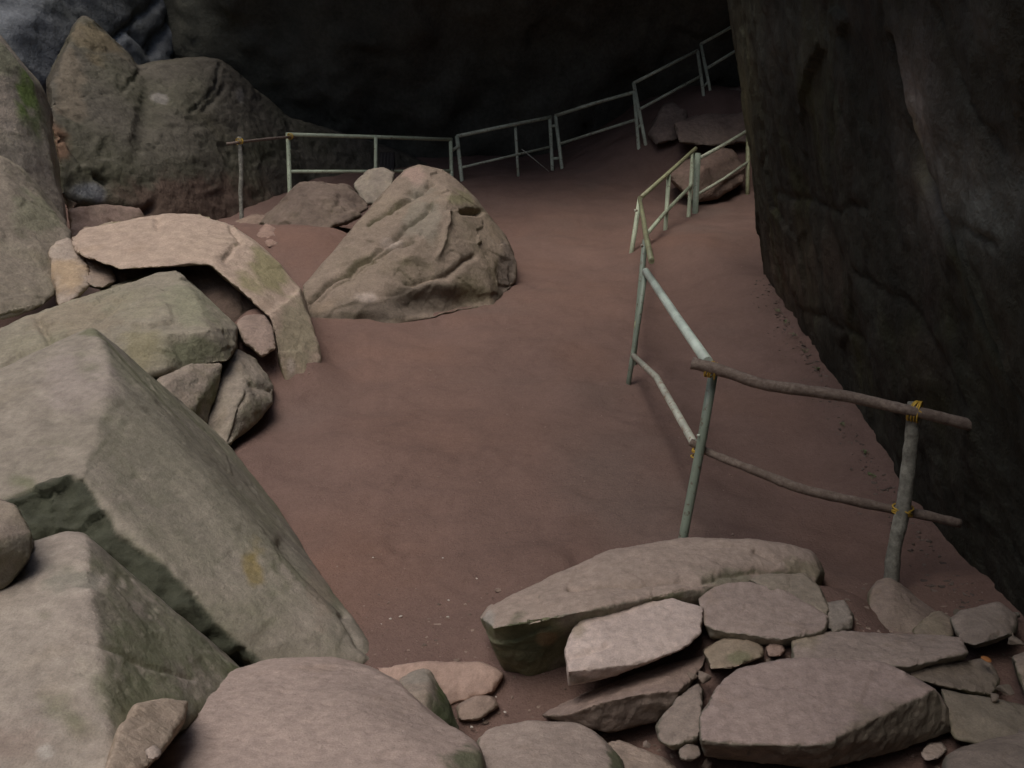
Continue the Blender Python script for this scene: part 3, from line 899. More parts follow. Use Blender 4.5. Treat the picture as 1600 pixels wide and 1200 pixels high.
rock('edge_stone', 'dark rounded stone at the left edge resting between the two big slabs', 'stone',
     [([(-90, 770, 3.6), (0, 780, 3.55), (26, 792, 3.5), (50, 836, 3.45), (46, 872, 3.42), (20, 908, 3.40), (-10, 935, 3.38), (-90, 950, 3.3), (-20, 850, 3.3)], 0.4)],
     base=GREY * 0.85, dust=0.4, moss=0.7, moss_col=(0.15, 0.15, 0.085), soft=5)
rock('smooth_boulder', 'big smooth domed boulder at the bottom edge, dusty top', 'boulder',
     [([(452, 1030, 4.0), (520, 1030, 4.0), (580, 1044, 3.95), (400, 1040, 3.95), (344, 1060, 3.78), (622, 1066, 3.8), (302, 1092, 3.5), (286, 1125, 3.35), (660, 1098, 3.6), (702, 1132, 3.42), (744, 1170, 3.22), (242, 1182, 3.05),
        (205, 1235, 2.86), (752, 1200, 3.1), (745, 1260, 3.0), (690, 1190, 3.02), (450, 1300, 2.6), (260, 1300, 2.62), (660, 1300, 2.66), (480, 1120, 3.30), (560, 1110, 3.34)], 0.45)],
     base=GREY * 1.1, dust=0.92, dust_col=(0.400, 0.312, 0.272), pits=(14.0, 0.006), moss=0.3, moss_col=(0.17, 0.17, 0.11), vox=0.011, soft=8, rough=0.7, chip=0.25, big=0.6, dust_edge=(0.1, 0.5),
     spots=[(735, 1195, 45, 26, (0.10, 0.115, 0.065), 0.85)])
rock('jagged_stone', 'small jagged tan stone left of the smooth domed boulder', 'stone',
     [([(294, 1096, 3.14), (268, 1094, 3.10), (212, 1104, 2.90), (184, 1142, 2.70), (158, 1215, 2.40), (215, 1215, 2.50), (256, 1168, 2.74), (284, 1128, 2.98)], 0.4)],
     base=TAN * 1.05, dust=0.7, dust_col=(0.37, 0.295, 0.235), moss=0.3, soft=1, chip=0.8, rough=1.0)
rock('wedged_pebble', 'cream pebble wedged beside the jagged tan stone', 'pebble',
     [([(226, 1172, 2.50), (240, 1165, 2.52), (254, 1173, 2.52), (248, 1186, 2.48), (230, 1186, 2.47)], 0.10)],
     base=PALE, dust=0.3, moss=0, soft=1, vox=0.006)
rock('green_sided_stone', 'upright stone with a mossy green right side beside the smooth boulder', 'stone',
     [([(622, 1062, 3.98), (648, 1048, 4.05), (668, 1045, 4.08), (684, 1074, 4.05), (706, 1106, 4.0), (718, 1146, 3.9), (660, 1120, 3.75), (640, 1090, 3.8), (668, 1080, 3.82)], 0.3)],
     base=GREY, dust=0.5, moss=0.5, soft=2, spots=[(700, 1108, 26, 46, (0.075, 0.095, 0.05), 0.9), (690, 1080, 12, 24, BRIGHTMOSS * 0.7, 0.6), (655, 1060, 24, 16, (0.29, 0.265, 0.225), 0.6)])
rock('pink_rock', 'low pinkish slab set in the ground between boulder and long slab', 'rock',
     [([(588, 1042, dz(1042, .07)), (640, 1037, dz(1037, .08)), (700, 1034, dz(1034, .09)), (752, 1036, dz(1036, .08)), (786, 1052, dz(1052, .06)), (770, 1082, dz(1082, .03)), (700, 1102, dz(1102, .0)), (620, 1090, dz(1090, .0))], 0.25)],
     base=PINK, dust=0.75, dust_col=(0.40, 0.29, 0.24), moss=0.0, soft=2, vox=0.012)
rock('buried_stone', 'smooth stone barely showing above the dirt near the pink slab', 'stone',
     [([(712, 1104, dz(1104, .05)), (738, 1088, dz(1088, .07)), (770, 1086, dz(1086, .06)), (782, 1104, dz(1104, .03)), (750, 1124, dz(1124, .03)), (715, 1128, dz(1128, .02))], 0.2)],
     base=TAN, dust=0.9, dust_col=(0.30, 0.225, 0.185), moss=0, soft=4, vox=0.011)

# --- foreground right
rock('long_rock', 'long flat topped slab with a mossy undercut nose, in front of the green post', 'boulder',
     [([(749, 966, 4.22), (762, 950, 4.3), (800, 926, 4.42), (870, 891, 4.58), (952, 860, 4.7), (1050, 846, 4.78), (1130, 844, 4.82), (1182, 848, 4.84), (1232, 858, 4.86), (1262, 870, 4.86), (1277, 896, 4.78),
        (1268, 925, 4.62), (1180, 905, 4.5), (1090, 915, 4.3), (1000, 936, 4.16), (880, 962, 4.05), (790, 978, 4.06), (766, 985, 4.12),
        (772, 1006, 4.3), (790, 1050, 4.40), (830, 1064, 4.36), (852, 1034, 4.34), (895, 990, 4.30), (1100, 960, 4.45)], 0.3)],
     base=GREY * 0.95, dust=0.92, dust_col=(0.375, 0.297, 0.250), pits=(10.0, 0.006), moss=0.7, moss_col=(0.15, 0.155, 0.088), vox=0.0085, soft=0, edge=1.5, rough=0.9, chip=0.8, dust_edge=(0.35, 0.75),
     cracks=[([(890, 916), (980, 910), (1060, 904), (1092, 914)], 5, 0.05), ([(1100, 905), (1180, 890), (1250, 900)], 4, 0.03), ([(1180, 862), (1215, 880)], 3, 0.02)],
     spots=[(825, 1000, 50, 44, (0.095, 0.105, 0.062), 0.85), (762, 968, 16, 18, (0.33, 0.32, 0.29), 0.6), (1130, 905, 60, 18, (0.165, 0.165, 0.11), 0.7), (1250, 895, 34, 22, (0.20, 0.185, 0.115), 0.6), (855, 1000, 20, 12, (0.33, 0.23, 0.13), 0.5)])
rock('bright_rock', 'brightest speckled slab, tilted towards the viewer under the long slab', 'rock',
     [([(892, 984, 4.08), (912, 964, 4.14), (970, 950, 4.18), (1010, 946, 4.18), (1050, 935, 4.22), (1100, 950, 4.16), (1094, 990, 4.02), (1066, 1014, 3.94), (1000, 1038, 3.86), (940, 1045, 3.83), (886, 1050, 3.80), (881, 1020, 3.92),
        (888, 1072, 3.86), (900, 1070, 3.86), (962, 1056, 3.88)], 0.16)],
     base=(0.50, 0.41, 0.365), dust=0.5, dust_col=(0.60, 0.495, 0.445), moss=0.05, vox=0.0085, soft=0, edge=1.5, rough=1.2, chip=0.7, big=0.3,
     cracks=[([(890, 1026), (925, 1018), (950, 1006)], 3, 0.018)], spots=[(900, 975, 16, 20, (0.34, 0.285, 0.21), 0.6), (920, 1063, 50, 9, (0.19, 0.16, 0.13), 0.7)])
rock('five_sided_rock', 'flat five sided slab right of the bright slab, dark gap below', 'rock',
     [([(1090, 936, dz(936, .37)), (1116, 912, dz(912, .39)), (1172, 909, dz(909, .39)), (1222, 922, dz(922, .38)), (1296, 964, dz(964, .36)), (1288, 984, dz(984, .36)), (1222, 1000, dz(1000, .37)), (1122, 985, dz(985, .37)), (1100, 975, dz(975, .37)),
        (1110, 998, 4.12), (1220, 1012, 4.05), (1288, 996, 4.12)], 0.15)],
     base=GREY, dust=0.92, dust_col=(0.36, 0.285, 0.25), moss=0.2, vox=0.0085, soft=0, edge=1.5, rough=1.0, chip=0.6, big=0.3)
rock('split_rock', 'flat mossy rimmed slab behind the five sided slab', 'rock',
     [([(1168, 906, 4.42), (1186, 897, 4.46), (1256, 897, 4.48), (1280, 918, 4.40), (1296, 950, 4.26), (1292, 960, 4.22), (1240, 938, 4.28), (1200, 920, 4.34)], 0.2)],
     base=GREY, dust=0.8, dust_col=(0.315, 0.265, 0.21), moss=0.4, vox=0.0085, soft=0, edge=1.5)
rock('corner_stone', 'small pale cornered stone right of the five sided slab', 'stone',
     [([(1290, 942, 4.32), (1318, 938, 4.34), (1334, 962, 4.24), (1332, 982, 4.2), (1302, 990, 4.14), (1292, 980, 4.16)], 0.2)],
     base=GREY, dust=0.8, dust_col=(0.33, 0.285, 0.245), moss=0.3, vox=0.0085, soft=0, edge=1.5)
rock('flat_bedrock', 'low flat rock between the corner stone and the pointed stone', 'rock',
     [([(1325, 960, 4.5), (1362, 966, 4.5), (1470, 992, 4.4), (1480, 1005, 4.3), (1330, 1002, 4.2)], 0.2)],
     base=(0.23, 0.17, 0.14), dust=0.7, dust_col=(0.27, 0.20, 0.165), moss=0.1, soft=1)
rock('pointed_stone', 'pointed stone standing at the foot of the wooden post', 'stone',
     [([(1358, 960, 4.5), (1360, 928, 4.6), (1376, 911, 4.68), (1390, 905, 4.7), (1404, 914, 4.7), (1426, 940, 4.65), (1462, 958, 4.6), (1484, 978, 4.5), (1470, 995, 4.35), (1362, 992, 4.34), (1395, 950, 4.45)], 0.3)],
     base=(0.235, 0.19, 0.155), dust=0.6, dust_col=(0.28, 0.215, 0.18), moss=0.5, moss_col=(0.19, 0.175, 0.11), soft=2)
rock('olive_stone', 'small olive stone leaning on the pointed stone', 'stone',
     [([(1424, 988, 4.3), (1450, 961, 4.4), (1470, 955, 4.44), (1490, 970, 4.4), (1488, 998, 4.28), (1440, 996, 4.24)], 0.25)],
     base=(0.21, 0.18, 0.13), dust=0.4, moss=0.7, moss_col=(0.17, 0.165, 0.09), soft=1)
rock('squared_stone', 'squared stone tilted over a dark gap at the right, near the cave wall', 'stone',
     [([(1485, 968, 4.3), (1502, 955, 4.36), (1560, 942, 4.42), (1568, 958, 4.36), (1576, 992, 4.2), (1522, 1010, 4.1), (1500, 1002, 4.14), (1590, 960, 4.4), (1588, 990, 4.28)], 0.2)],
     base=GREY * 0.9, dust=0.8, dust_col=(0.285, 0.23, 0.195), moss=0.3, vox=0.0085, soft=0, edge=1.5)
rock('dark_back_stone', 'dim stone just behind the squared stone', 'stone',
     [([(1485, 962, 4.65), (1490, 948, 4.72), (1520, 946, 4.75), (1610, 965, 4.7), (1620, 1010, 4.5), (1500, 990, 4.55)], 0.3)],
     base=(0.12, 0.105, 0.08), dust=0.4, dust_col=(0.16, 0.13, 0.105), moss=0.3, soft=1)
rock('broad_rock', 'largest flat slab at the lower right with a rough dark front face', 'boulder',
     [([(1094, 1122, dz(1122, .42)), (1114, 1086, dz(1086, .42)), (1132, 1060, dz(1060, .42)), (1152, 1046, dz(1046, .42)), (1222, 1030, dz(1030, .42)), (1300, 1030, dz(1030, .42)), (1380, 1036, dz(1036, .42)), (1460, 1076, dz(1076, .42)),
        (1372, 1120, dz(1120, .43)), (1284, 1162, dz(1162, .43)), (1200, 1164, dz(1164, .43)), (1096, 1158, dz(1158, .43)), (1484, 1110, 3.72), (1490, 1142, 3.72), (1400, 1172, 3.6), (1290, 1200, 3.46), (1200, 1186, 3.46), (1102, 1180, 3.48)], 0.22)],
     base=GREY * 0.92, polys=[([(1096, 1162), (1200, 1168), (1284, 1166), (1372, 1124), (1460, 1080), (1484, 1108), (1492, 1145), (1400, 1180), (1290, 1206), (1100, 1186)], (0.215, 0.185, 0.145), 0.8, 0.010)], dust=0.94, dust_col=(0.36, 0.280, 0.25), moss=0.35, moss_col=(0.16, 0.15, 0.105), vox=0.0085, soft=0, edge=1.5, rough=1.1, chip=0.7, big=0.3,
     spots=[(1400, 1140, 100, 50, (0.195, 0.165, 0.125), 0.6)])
rock('long_thin_rock', 'long thin slab behind the broad slab with a dark chipped right edge', 'rock',
     [([(1236, 1010, 4.02), (1242, 985, 4.12), (1300, 988, 4.14), (1400, 990, 4.16), (1500, 996, 4.14), (1512, 1020, 3.98), (1470, 1030, 3.92), (1418, 1042, 3.86), (1330, 1036, 3.86), (1240, 1034, 3.88), (1505, 1030, 4.05), (1420, 1052, 3.92)], 0.14)],
     base=GREY, dust=0.92, dust_col=(0.34, 0.273, 0.235), moss=0.25, vox=0.0085, soft=0, edge=1.5, big=0.3, spots=[(1260, 1000, 30, 16, (0.33, 0.285, 0.19), 0.5)])
rock('under_rock', 'dark slab tucked under the long thin slab at the right', 'rock',
     [([(1400, 1048, 3.90), (1460, 1040, 3.98), (1540, 1032, 4.08), (1562, 1062, 3.98), (1552, 1086, 3.88), (1500, 1078, 3.84), (1440, 1064, 3.84), (1552, 1096, 3.95)], 0.18)],
     base=(0.18, 0.155, 0.118), dust=0.7, dust_col=(0.235, 0.19, 0.155), moss=0.4, vox=0.0085, soft=0, edge=1.5)
rock('olive_rock', 'smooth olive slab right of the broad slab, near the bottom right corner', 'rock',
     [([(1466, 1072, 3.80), (1500, 1080, 3.84), (1560, 1093, 3.86), (1640, 1112, 3.84), (1640, 1180, 3.55), (1540, 1160, 3.6), (1490, 1155, 3.6)], 0.35)],
     base=(0.20, 0.18, 0.13), dust=0.8, dust_col=(0.25, 0.21, 0.165), moss=0.4, soft=2, vox=0.012)
rock('corner_boulder', 'rounded boulder cut off by the bottom right corner', 'boulder',
     [([(1478, 1190, 3.45), (1510, 1162, 3.56), (1560, 1146, 3.62), (1640, 1146, 3.62), (1660, 1280, 3.0), (1470, 1280, 3.05), (1560, 1190, 3.4)], 0.3)],
     base=GREY * 0.9, dust=0.9, dust_col=(0.265, 0.215, 0.18), moss=0.3, soft=5, vox=0.012)
rock('right_edge_rock', 'upright slab cut off by the right edge of the picture', 'rock',
     [([(1580, 1026, 3.95), (1600, 1020, 3.98), (1660, 1020, 3.98), (1660, 1100, 3.8), (1604, 1095, 3.8), (1590, 1050, 3.86)], 0.25)],
     base=(0.22, 0.19, 0.14), dust=0.6, moss=0.4, soft=1, vox=0.012)
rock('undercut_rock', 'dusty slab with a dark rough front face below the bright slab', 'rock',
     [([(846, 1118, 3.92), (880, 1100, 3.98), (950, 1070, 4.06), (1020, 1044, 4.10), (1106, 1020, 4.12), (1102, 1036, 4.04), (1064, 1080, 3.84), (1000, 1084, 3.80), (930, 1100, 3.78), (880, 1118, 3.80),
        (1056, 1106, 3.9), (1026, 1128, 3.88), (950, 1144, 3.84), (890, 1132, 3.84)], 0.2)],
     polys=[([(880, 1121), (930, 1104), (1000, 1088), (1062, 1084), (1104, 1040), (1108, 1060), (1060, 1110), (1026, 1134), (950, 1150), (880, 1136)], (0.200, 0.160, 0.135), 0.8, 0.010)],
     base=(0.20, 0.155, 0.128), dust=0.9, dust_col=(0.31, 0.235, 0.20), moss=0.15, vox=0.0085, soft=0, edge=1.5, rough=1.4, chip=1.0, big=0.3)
rock('leaning_wedge', 'wedge shaped stone leaning on the left end of the broad slab', 'stone',
     [([(1026, 1136, 3.68), (1058, 1092, 3.82), (1090, 1068, 3.9), (1098, 1080, 3.85), (1096, 1140, 3.60), (1094, 1152, 3.58), (1050, 1166, 3.54), (1030, 1158, 3.58), (1052, 1172, 3.58), (1092, 1160, 3.6)], 0.22)],
     base=GREY, dust=0.85, dust_col=(0.30, 0.24, 0.205), moss=0.2, vox=0.0085, soft=0, edge=1.5)
rock('small_round_stone', 'small round stone below the leaning wedge stone', 'stone',
     [([(1060, 1172, 3.5), (1074, 1162, 3.54), (1092, 1166, 3.54), (1096, 1180, 3.5), (1080, 1190, 3.46), (1062, 1186, 3.46)], 0.1)],
     base=GREY, dust=0.8, dust_col=(0.29, 0.23, 0.195), moss=0, soft=2, vox=0.008)
rock('yellowish_stone', 'yellowish stone with a mossy corner under the five sided slab', 'stone',
     [([(1098, 1016, 4.02), (1130, 998, 4.08), (1166, 996, 4.1), (1190, 1008, 4.06), (1192, 1024, 3.98), (1150, 1044, 3.88), (1110, 1046, 3.88), (1168, 1018, 3.98)], 0.25)],
     base=TAN, dust=0.6, dust_col=(0.34, 0.275, 0.20), moss=0.5, vox=0.0085, soft=0, edge=1.5, spots=[(1160, 1028, 30, 12, (0.17, 0.175, 0.10), 0.7)])
rock('wedged_round_stone', 'small reddish round stone wedged beside the yellowish stone', 'stone',
     [([(1196, 1012, 4.02), (1206, 1003, 4.06), (1220, 1004, 4.06), (1228, 1016, 4.0), (1220, 1026, 3.97), (1200, 1026, 3.97)], 0.1)],
     base=(0.30, 0.205, 0.165), dust=0.4, moss=0, soft=2, vox=0.008)
rock('bottom_rock', 'smooth slab at the bottom edge, in the middle, with a mossy right side', 'boulder',
     [([(745, 1156, 3.5), (766, 1137, 3.58), (830, 1126, 3.62), (900, 1130, 3.62), (926, 1142, 3.58), (944, 1164, 3.48), (960, 1210, 3.26), (985, 1230, 3.3), (748, 1200, 3.28), (752, 1260, 3.0), (940, 1260, 3.0), (968, 1180, 3.52), (850, 1180, 3.3)], 0.3)],
     base=GREY, dust=0.92, dust_col=(0.38, 0.305, 0.263), moss=0.3, vox=0.011, soft=4, rough=0.8, chip=0.5, big=0.5, spots=[(965, 1190, 16, 34, (0.11, 0.125, 0.07), 0.85)])
rock('bottom_wedge', 'pale thin wedge at the bottom edge right of the smooth middle slab', 'rock',
     [([(950, 1162, 3.66), (968, 1157, 3.7), (1000, 1170, 3.66), (1044, 1192, 3.56), (1070, 1215, 3.46), (980, 1215, 3.4)], 0.2)],
     base=TAN, dust=0.9, dust_col=(0.35, 0.275, 0.225), moss=0.1, vox=0.0085, soft=0, edge=1.5)
rock('pale_chip_stone', 'cream broken stone under the front of the broad slab', 'stone',
     [([(1438, 1176, 3.58), (1450, 1162, 3.64), (1472, 1160, 3.66), (1482, 1172, 3.62), (1466, 1186, 3.55), (1444, 1188, 3.54)], 0.1)],
     base=PALE, dust=0.4, moss=0.1, soft=0, edge=1.5, vox=0.0085)


# ------------------------------------------------------------------ railings and fences
def tube(bm, pts, rad, seg=10, jitter=0.0, seed=1, sub=1):
    """capped tube through world points; rad is one radius or a list"""
    pts = [Vector(p) for p in pts]
    if sub > 1:
        q = []
        for i in range(len(pts) - 1):
            p0 = pts[max(i - 1, 0)]
            p1, p2 = pts[i], pts[i + 1]
            p3 = pts[min(i + 2, len(pts) - 1)]
            for k in range(sub):
                t = k / sub
                q.append(0.5 * ((2 * p1) + (p2 - p0) * t + (2 * p0 - 5 * p1 + 4 * p2 - p3) * t * t + (3 * p1 - p0 - 3 * p2 + p3) * t ** 3))
        q.append(pts[-1])
        pts = q
    n = len(pts)
    rads = rad if isinstance(rad, (list, tuple)) else [rad]
    rads = list(np.interp(np.linspace(0, 1, n), np.linspace(0, 1, len(rads)), rads)) if len(rads) > 1 else [rads[0]] * n
    rng = random.Random(seed)
    ref = None
    rings = []
    for i, p in enumerate(pts):
        t = (pts[min(i + 1, n - 1)] - pts[max(i - 1, 0)]).normalized()
        if ref is None:
            ref = t.orthogonal().normalized()
        ref = (ref - t * ref.dot(t)).normalized()
        s = t.cross(ref)
        r = rads[i] * (1 + jitter * rng.uniform(-1, 1))
        ring = []
        for k in range(seg):
            a = 2 * math.pi * k / seg
            rr = r * (1 + 0.6 * jitter * rng.uniform(-1, 1))
            ring.append(bm.verts.new(p + (ref * math.cos(a) + s * math.sin(a)) * rr))
        rings.append(ring)
    for a, b in zip(rings[:-1], rings[1:]):
        for k in range(seg):
            bm.faces.new((a[k], a[(k + 1) % seg], b[(k + 1) % seg], b[k]))
    bm.faces.new(list(reversed(rings[0])))
    bm.faces.new(rings[-1])


def part(name, root, mat, builder):
    bm = bmesh.new()
    builder(bm)
    bmesh.ops.recalc_face_normals(bm, faces=bm.faces)
    me = bpy.data.meshes.new(name)
    bm.to_mesh(me)
    bm.free()
    org = np.array(root.location)
    set_verts(me, verts_of(me) - org)
    o = link_mesh(name, me, mat, root)
    # flat ends
    for p in me.polygons:
        if len(p.vertices) > 4:
            p.use_smooth = False
    return o


def thing(name, label, cat, loc, group=None):
    o = bpy.data.objects.new(name, None)
    o.empty_display_size = 0.1
    o.location = loc
    COL.objects.link(o)
    tag(o, label, cat, group)
    bpy.context.view_layer.update()
    return o


def gpt(p):
    """drop a point onto the sand, a little below its surface"""
    z = float(ground_z(np.array([p[0]]), np.array([p[1]]))[0])
    return np.array([p[0], p[1], z - 0.12])


def panel(name, label, specs, mats, group='green metal railing panels', r=0.025):
    """specs: list of (part name, list of (u,v,D) points, radius, material key, to_ground)"""
    pts0 = [px(*p) for p in specs[0][1]]
    base = gpt(pts0[-1])
    root = thing(name, label, 'railing', base, group)
    first_post = None
    for pn, pts, rad, mk, tg in specs:
        W = [px(*p) for p in pts]
        if tg:
            e = W[-1].copy()
            z = gpt(e)[2]
            dirv = W[-1] - W[0]
            if dirv[2] < -0.05 and e[2] > z:
                t = (e[2] - z) / -dirv[2]
                e = e + dirv * t
                W.append(e)
        o = part(pn, root, mats[mk], lambda bm, W=W, rad=rad: tube(bm, W, rad or r, 10))
        if pn == 'post' and first_post is None:
            first_post = o
        if pn in ('bolt', 'tab'):
            o.parent = first_post
    return root


MG = {'g': M_GREEN, 'd': M_DARKGREEN, 'm': M_MINT_LIT, 'p': M_POST, 'r': M_RUSTY, 'y': M_YELLOWISH}
R7 = 0.030
panel('metal_railing', 'pale green two rail railing behind the rocks, beside the stick fence',
      [('post', [(450, 210, 15.5), (453, 300, 15.5)], 0.036, 'g', True), ('post', [(587, 214, 16.2), (587, 262, 16.2)], 0.030, 'g', True),
       ('post', [(704, 218, 17.0), (706, 290, 17.0)], 0.034, 'g', True),
       ('top_rail', [(447, 210, 15.5), (587, 214, 16.25), (706, 218, 17.0)], 0.032, 'g', False),
       ('lower_rail', [(452, 268, 15.5), (587, 268, 16.25), (705, 267, 17.0)], 0.028, 'g', False)], MG)
panel('metal_railing', 'dim green railing panel right of the big boulder, with a leaning left post',
      [('post', [(714, 213, 17.2), (722, 286, 17.2)], 0.036, 'd', True), ('post', [(805, 195, 17.7), (808, 245, 17.7)], 0.028, 'd', True),
       ('post', [(859, 183, 18.0), (863, 262, 18.0)], 0.034, 'd', True),
       ('top_rail', [(714, 213, 17.2), (800, 195, 17.6), (861, 183, 18.0)], 0.034, 'd', False),
       ('lower_rail', [(720, 262, 17.2), (862, 229, 18.0)], 0.022, 'd', False),
       ('tab', [(705, 236, 17.15), (717, 228, 17.15)], 0.028, 'd', False)], MG)
panel('metal_railing', 'dim green railing panel between the double posts, middle of the back fence',
      [('post', [(868, 181, 18.0), (878, 262, 18.0)], 0.034, 'd', True), ('post', [(991, 145, 17.6), (998, 232, 17.6)], 0.034, 'd', True),
       ('top_rail', [(867, 181, 18.0), (930, 161, 17.8), (991, 144, 17.6)], 0.032, 'd', False),
       ('lower_rail', [(874, 225, 18.0), (994, 187, 17.6)], 0.026, 'd', False),
       ('tab', [(862, 197, 18.0), (871, 196, 18.0)], 0.026, 'd', False), ('tab', [(864, 248, 18.0), (876, 247, 18.0)], 0.026, 'd', False)], MG)
panel('metal_railing', 'dim green railing panel climbing towards the rock steps',
      [('post', [(990, 130, 17.6), (1009, 226, 17.6)], 0.034, 'd', True), ('post', [(1090, 80, 18.1), (1101, 160, 18.1)], 0.032, 'd', True),
       ('top_rail', [(990, 130, 17.6), (1090, 79, 18.1)], 0.030, 'd', False),
       ('lower_rail', [(999, 171, 17.6), (1095, 119, 18.1)], 0.028, 'd', False), ('tab', [(997, 200, 17.6), (1003, 192, 17.6)], 0.02, 'd', False)], MG)
panel('metal_railing', 'topmost dim railing panel vanishing behind the right cave wall',
      [('post', [(1095, 69, 18.2), (1109, 138, 18.2)], 0.030, 'd', True), ('post', [(1190, 20, 18.8), (1196, 95, 18.8)], 0.030, 'd', True),
       ('top_rail', [(1095, 69, 18.2), (1190, 16, 18.8)], 0.028, 'd', False),
       ('lower_rail', [(1104, 107, 18.2), (1192, 54, 18.8)], 0.028, 'd', False), ('tab', [(1100, 135, 18.2), (1107, 127, 18.2)], 0.02, 'd', False)], MG)
# right railing, from far to near
panel('metal_railing', 'green railing panel running past the brown rock to the cave wall',
      [('post', [(1090, 240, 15.1), (1086, 335, 15.1)], 0.050, 'p', True), ('post', [(1169, 200, 16.2), (1168, 285, 16.2)], 0.036, 'y', True),
       ('top_rail', [(1088, 250, 15.1), (1130, 227, 15.7), (1170, 203, 16.2)], 0.030, 'd', False),
       ('lower_rail', [(1088, 305, 15.1), (1130, 280, 15.7), (1169, 253, 16.2)], 0.024, 'd', False)], MG)
panel('metal_railing', 'green three post railing panel sloping up beside the bright sand, right of the path',
      [('post', [(1000, 309, 12.5), (989, 380, 12.5)], 0.032, 'g', True), ('post', [(1045, 273, 13.5), (1039, 368, 13.5)], 0.030, 'g', True),
       ('post', [(1083, 238, 14.9), (1076, 336, 14.9)], 0.032, 'g', True),
       ('top_rail', [(1001, 309, 12.5), (1045, 270, 13.5), (1087, 232, 14.9)], 0.030, 'y', False),
       ('lower_rail', [(1012, 364, 12.4), (1042, 329, 13.5), (1080, 290, 14.9)], 0.028, 'g', False),
       ('bolt', [(991, 329, 12.4), (996, 329, 12.4)], 0.016, 'r', False)], MG)
panel('metal_railing', 'short yellowish railing seen end on between the sloping panel and the near rail',
      [('post', [(1008, 374, dz(373, 1.07)), (998, 480, dz(373, 1.05)), (987, 588, dz(373, 1.05))], 0.026, 'p', True),
       ('top_rail', [(999, 309, 12.4), (1006, 346, 9.8), (1010, 372, dz(373, 1.07)), (1018, 408, dz(408, 1.07))], 0.024, 'y', False),
       ('lower_rail', [(1010, 366, 12.2), (1003, 440, 9.8), (994, 512, 8.3)], 0.020, 'y', False),
       ('bolt', [(1001, 384, 8.3), (1005, 384, 8.3)], 0.013, 'r', False)], MG)
ZN = dz(575, 1.05)
panel('metal_railing', 'nearest green railing with the bright mint top rail and rusty lower rail',
      [('post', [(1115, 580, 5.22), (1098, 680, 5.27), (1070, 826, 5.30)], 0.0265, 'p', True),
       ('post', [(1008, 428, 8.0), (998, 500, 8.0), (988, 560, 8.0)], 0.022, 'p', True),
       ('top_rail', [(1009, 424, 8.0), (1060, 500, 6.3), (1106, 566, 5.24)], [0.031, 0.031], 'm', False),
       ('lower_rail', [(990, 556, 7.95), (1026, 590, 6.7), (1084, 692, 5.34)], 0.024, 'r', False),
       ('bolt', [(1089, 680, 5.24), (1093, 680, 5.24)], 0.006, 'm', False)], MG)


def lashing(root, at, axis, radius, turns, seed, holder=None):
    rng = random.Random(seed)
    ax = Vector(axis).normalized()
    e1 = ax.orthogonal().normalized()
    e2 = ax.cross(e1)

    def build(bm):
        for k in range(turns):
            off = ax * rng.uniform(-0.022, 0.022)
            tl = rng.uniform(-0.35, 0.35)
            rr = radius * rng.uniform(1.0, 1.12)
            pts = []
            for j in range(15):
                a = 2 * math.pi * j / 14
                pts.append(Vector(at) + off + (e1 * math.cos(a) + e2 * math.sin(a)) * rr + ax * tl * radius * math.cos(a))
            tube(bm, pts, 0.0045, 5)
        # knot with a loose end
        kn = Vector(at) - Vector(FWD) * radius * 1.1
        tube(bm, [kn + Vector((-0.012, 0, 0.006)), kn + Vector((0.006, -0.006, -0.006)), kn + Vector((0.02, 0, 0.004)), kn + Vector((0.006, 0, -0.035))], 0.005, 5)
    o = part('lashing', root, M_TWINE, build)
    if holder:
        o.parent = holder
    return o


# near log fence
root = thing('log_fence', 'rough log fence tied with yellow twine, between the green post and the dark wall', 'fence',
             gpt(px(1396, 905, 4.95)))
post_part = part('post', root, M_PALEBARK, lambda bm: tube(bm, [px(1429, 628, 4.86), px(1424, 690, 4.88), px(1416, 760, 4.90), px(1410, 800, 4.92), px(1397, 860, 4.95), px(1393, 905, 4.97), px(1390, 945, 5.0)],
                                               [0.034, 0.036, 0.037, 0.036, 0.037, 0.039, 0.039], 12, 0.05, 3, 5))
rail_part = part('top_rail', root, M_BARK, lambda bm: tube(bm, [px(1081, 567, 5.15), px(1130, 580, 5.1), px(1190, 600, 5.02), px(1250, 609, 4.98), px(1320, 619, 4.93), px(1380, 632, 4.88), px(1430, 643, 4.80), px(1480, 655, 4.78), px(1524, 666, 4.76)],
                                               [0.034, 0.032, 0.029, 0.031, 0.030, 0.028, 0.027, 0.030, 0.028], 12, 0.06, 5, 5))
low_part = part('lower_rail', root, M_BARK, lambda bm: tube(bm, [px(1078, 690, 5.33), px(1110, 708, 5.30), px(1160, 728, 5.2), px(1220, 752, 5.12), px(1260, 766, 5.06), px(1330, 782, 5.0), px(1400, 797, 4.98), px(1450, 806, 4.97), px(1500, 818, 4.97)],
                                                 [0.021, 0.022, 0.023, 0.027, 0.025, 0.025, 0.025, 0.026, 0.023], 12, 0.08, 7, 5))
lashing(root, px(1113, 578, 5.14), px(1130, 582, 5.1) - px(1090, 570, 5.15), 0.041, 5, 1, rail_part)
lashing(root, px(1090, 708, 5.30), px(1096, 680, 5.27) - px(1080, 770, 5.29), 0.030, 4, 2, low_part)
lashing(root, px(1432, 643, 4.83), px(1450, 647, 4.8) - px(1400, 636, 4.88), 0.050, 5, 3, post_part)
lashing(root, px(1410, 798, 4.94), px(1416, 760, 4.9) - px(1397, 860, 4.95), 0.047, 5, 4, post_part)

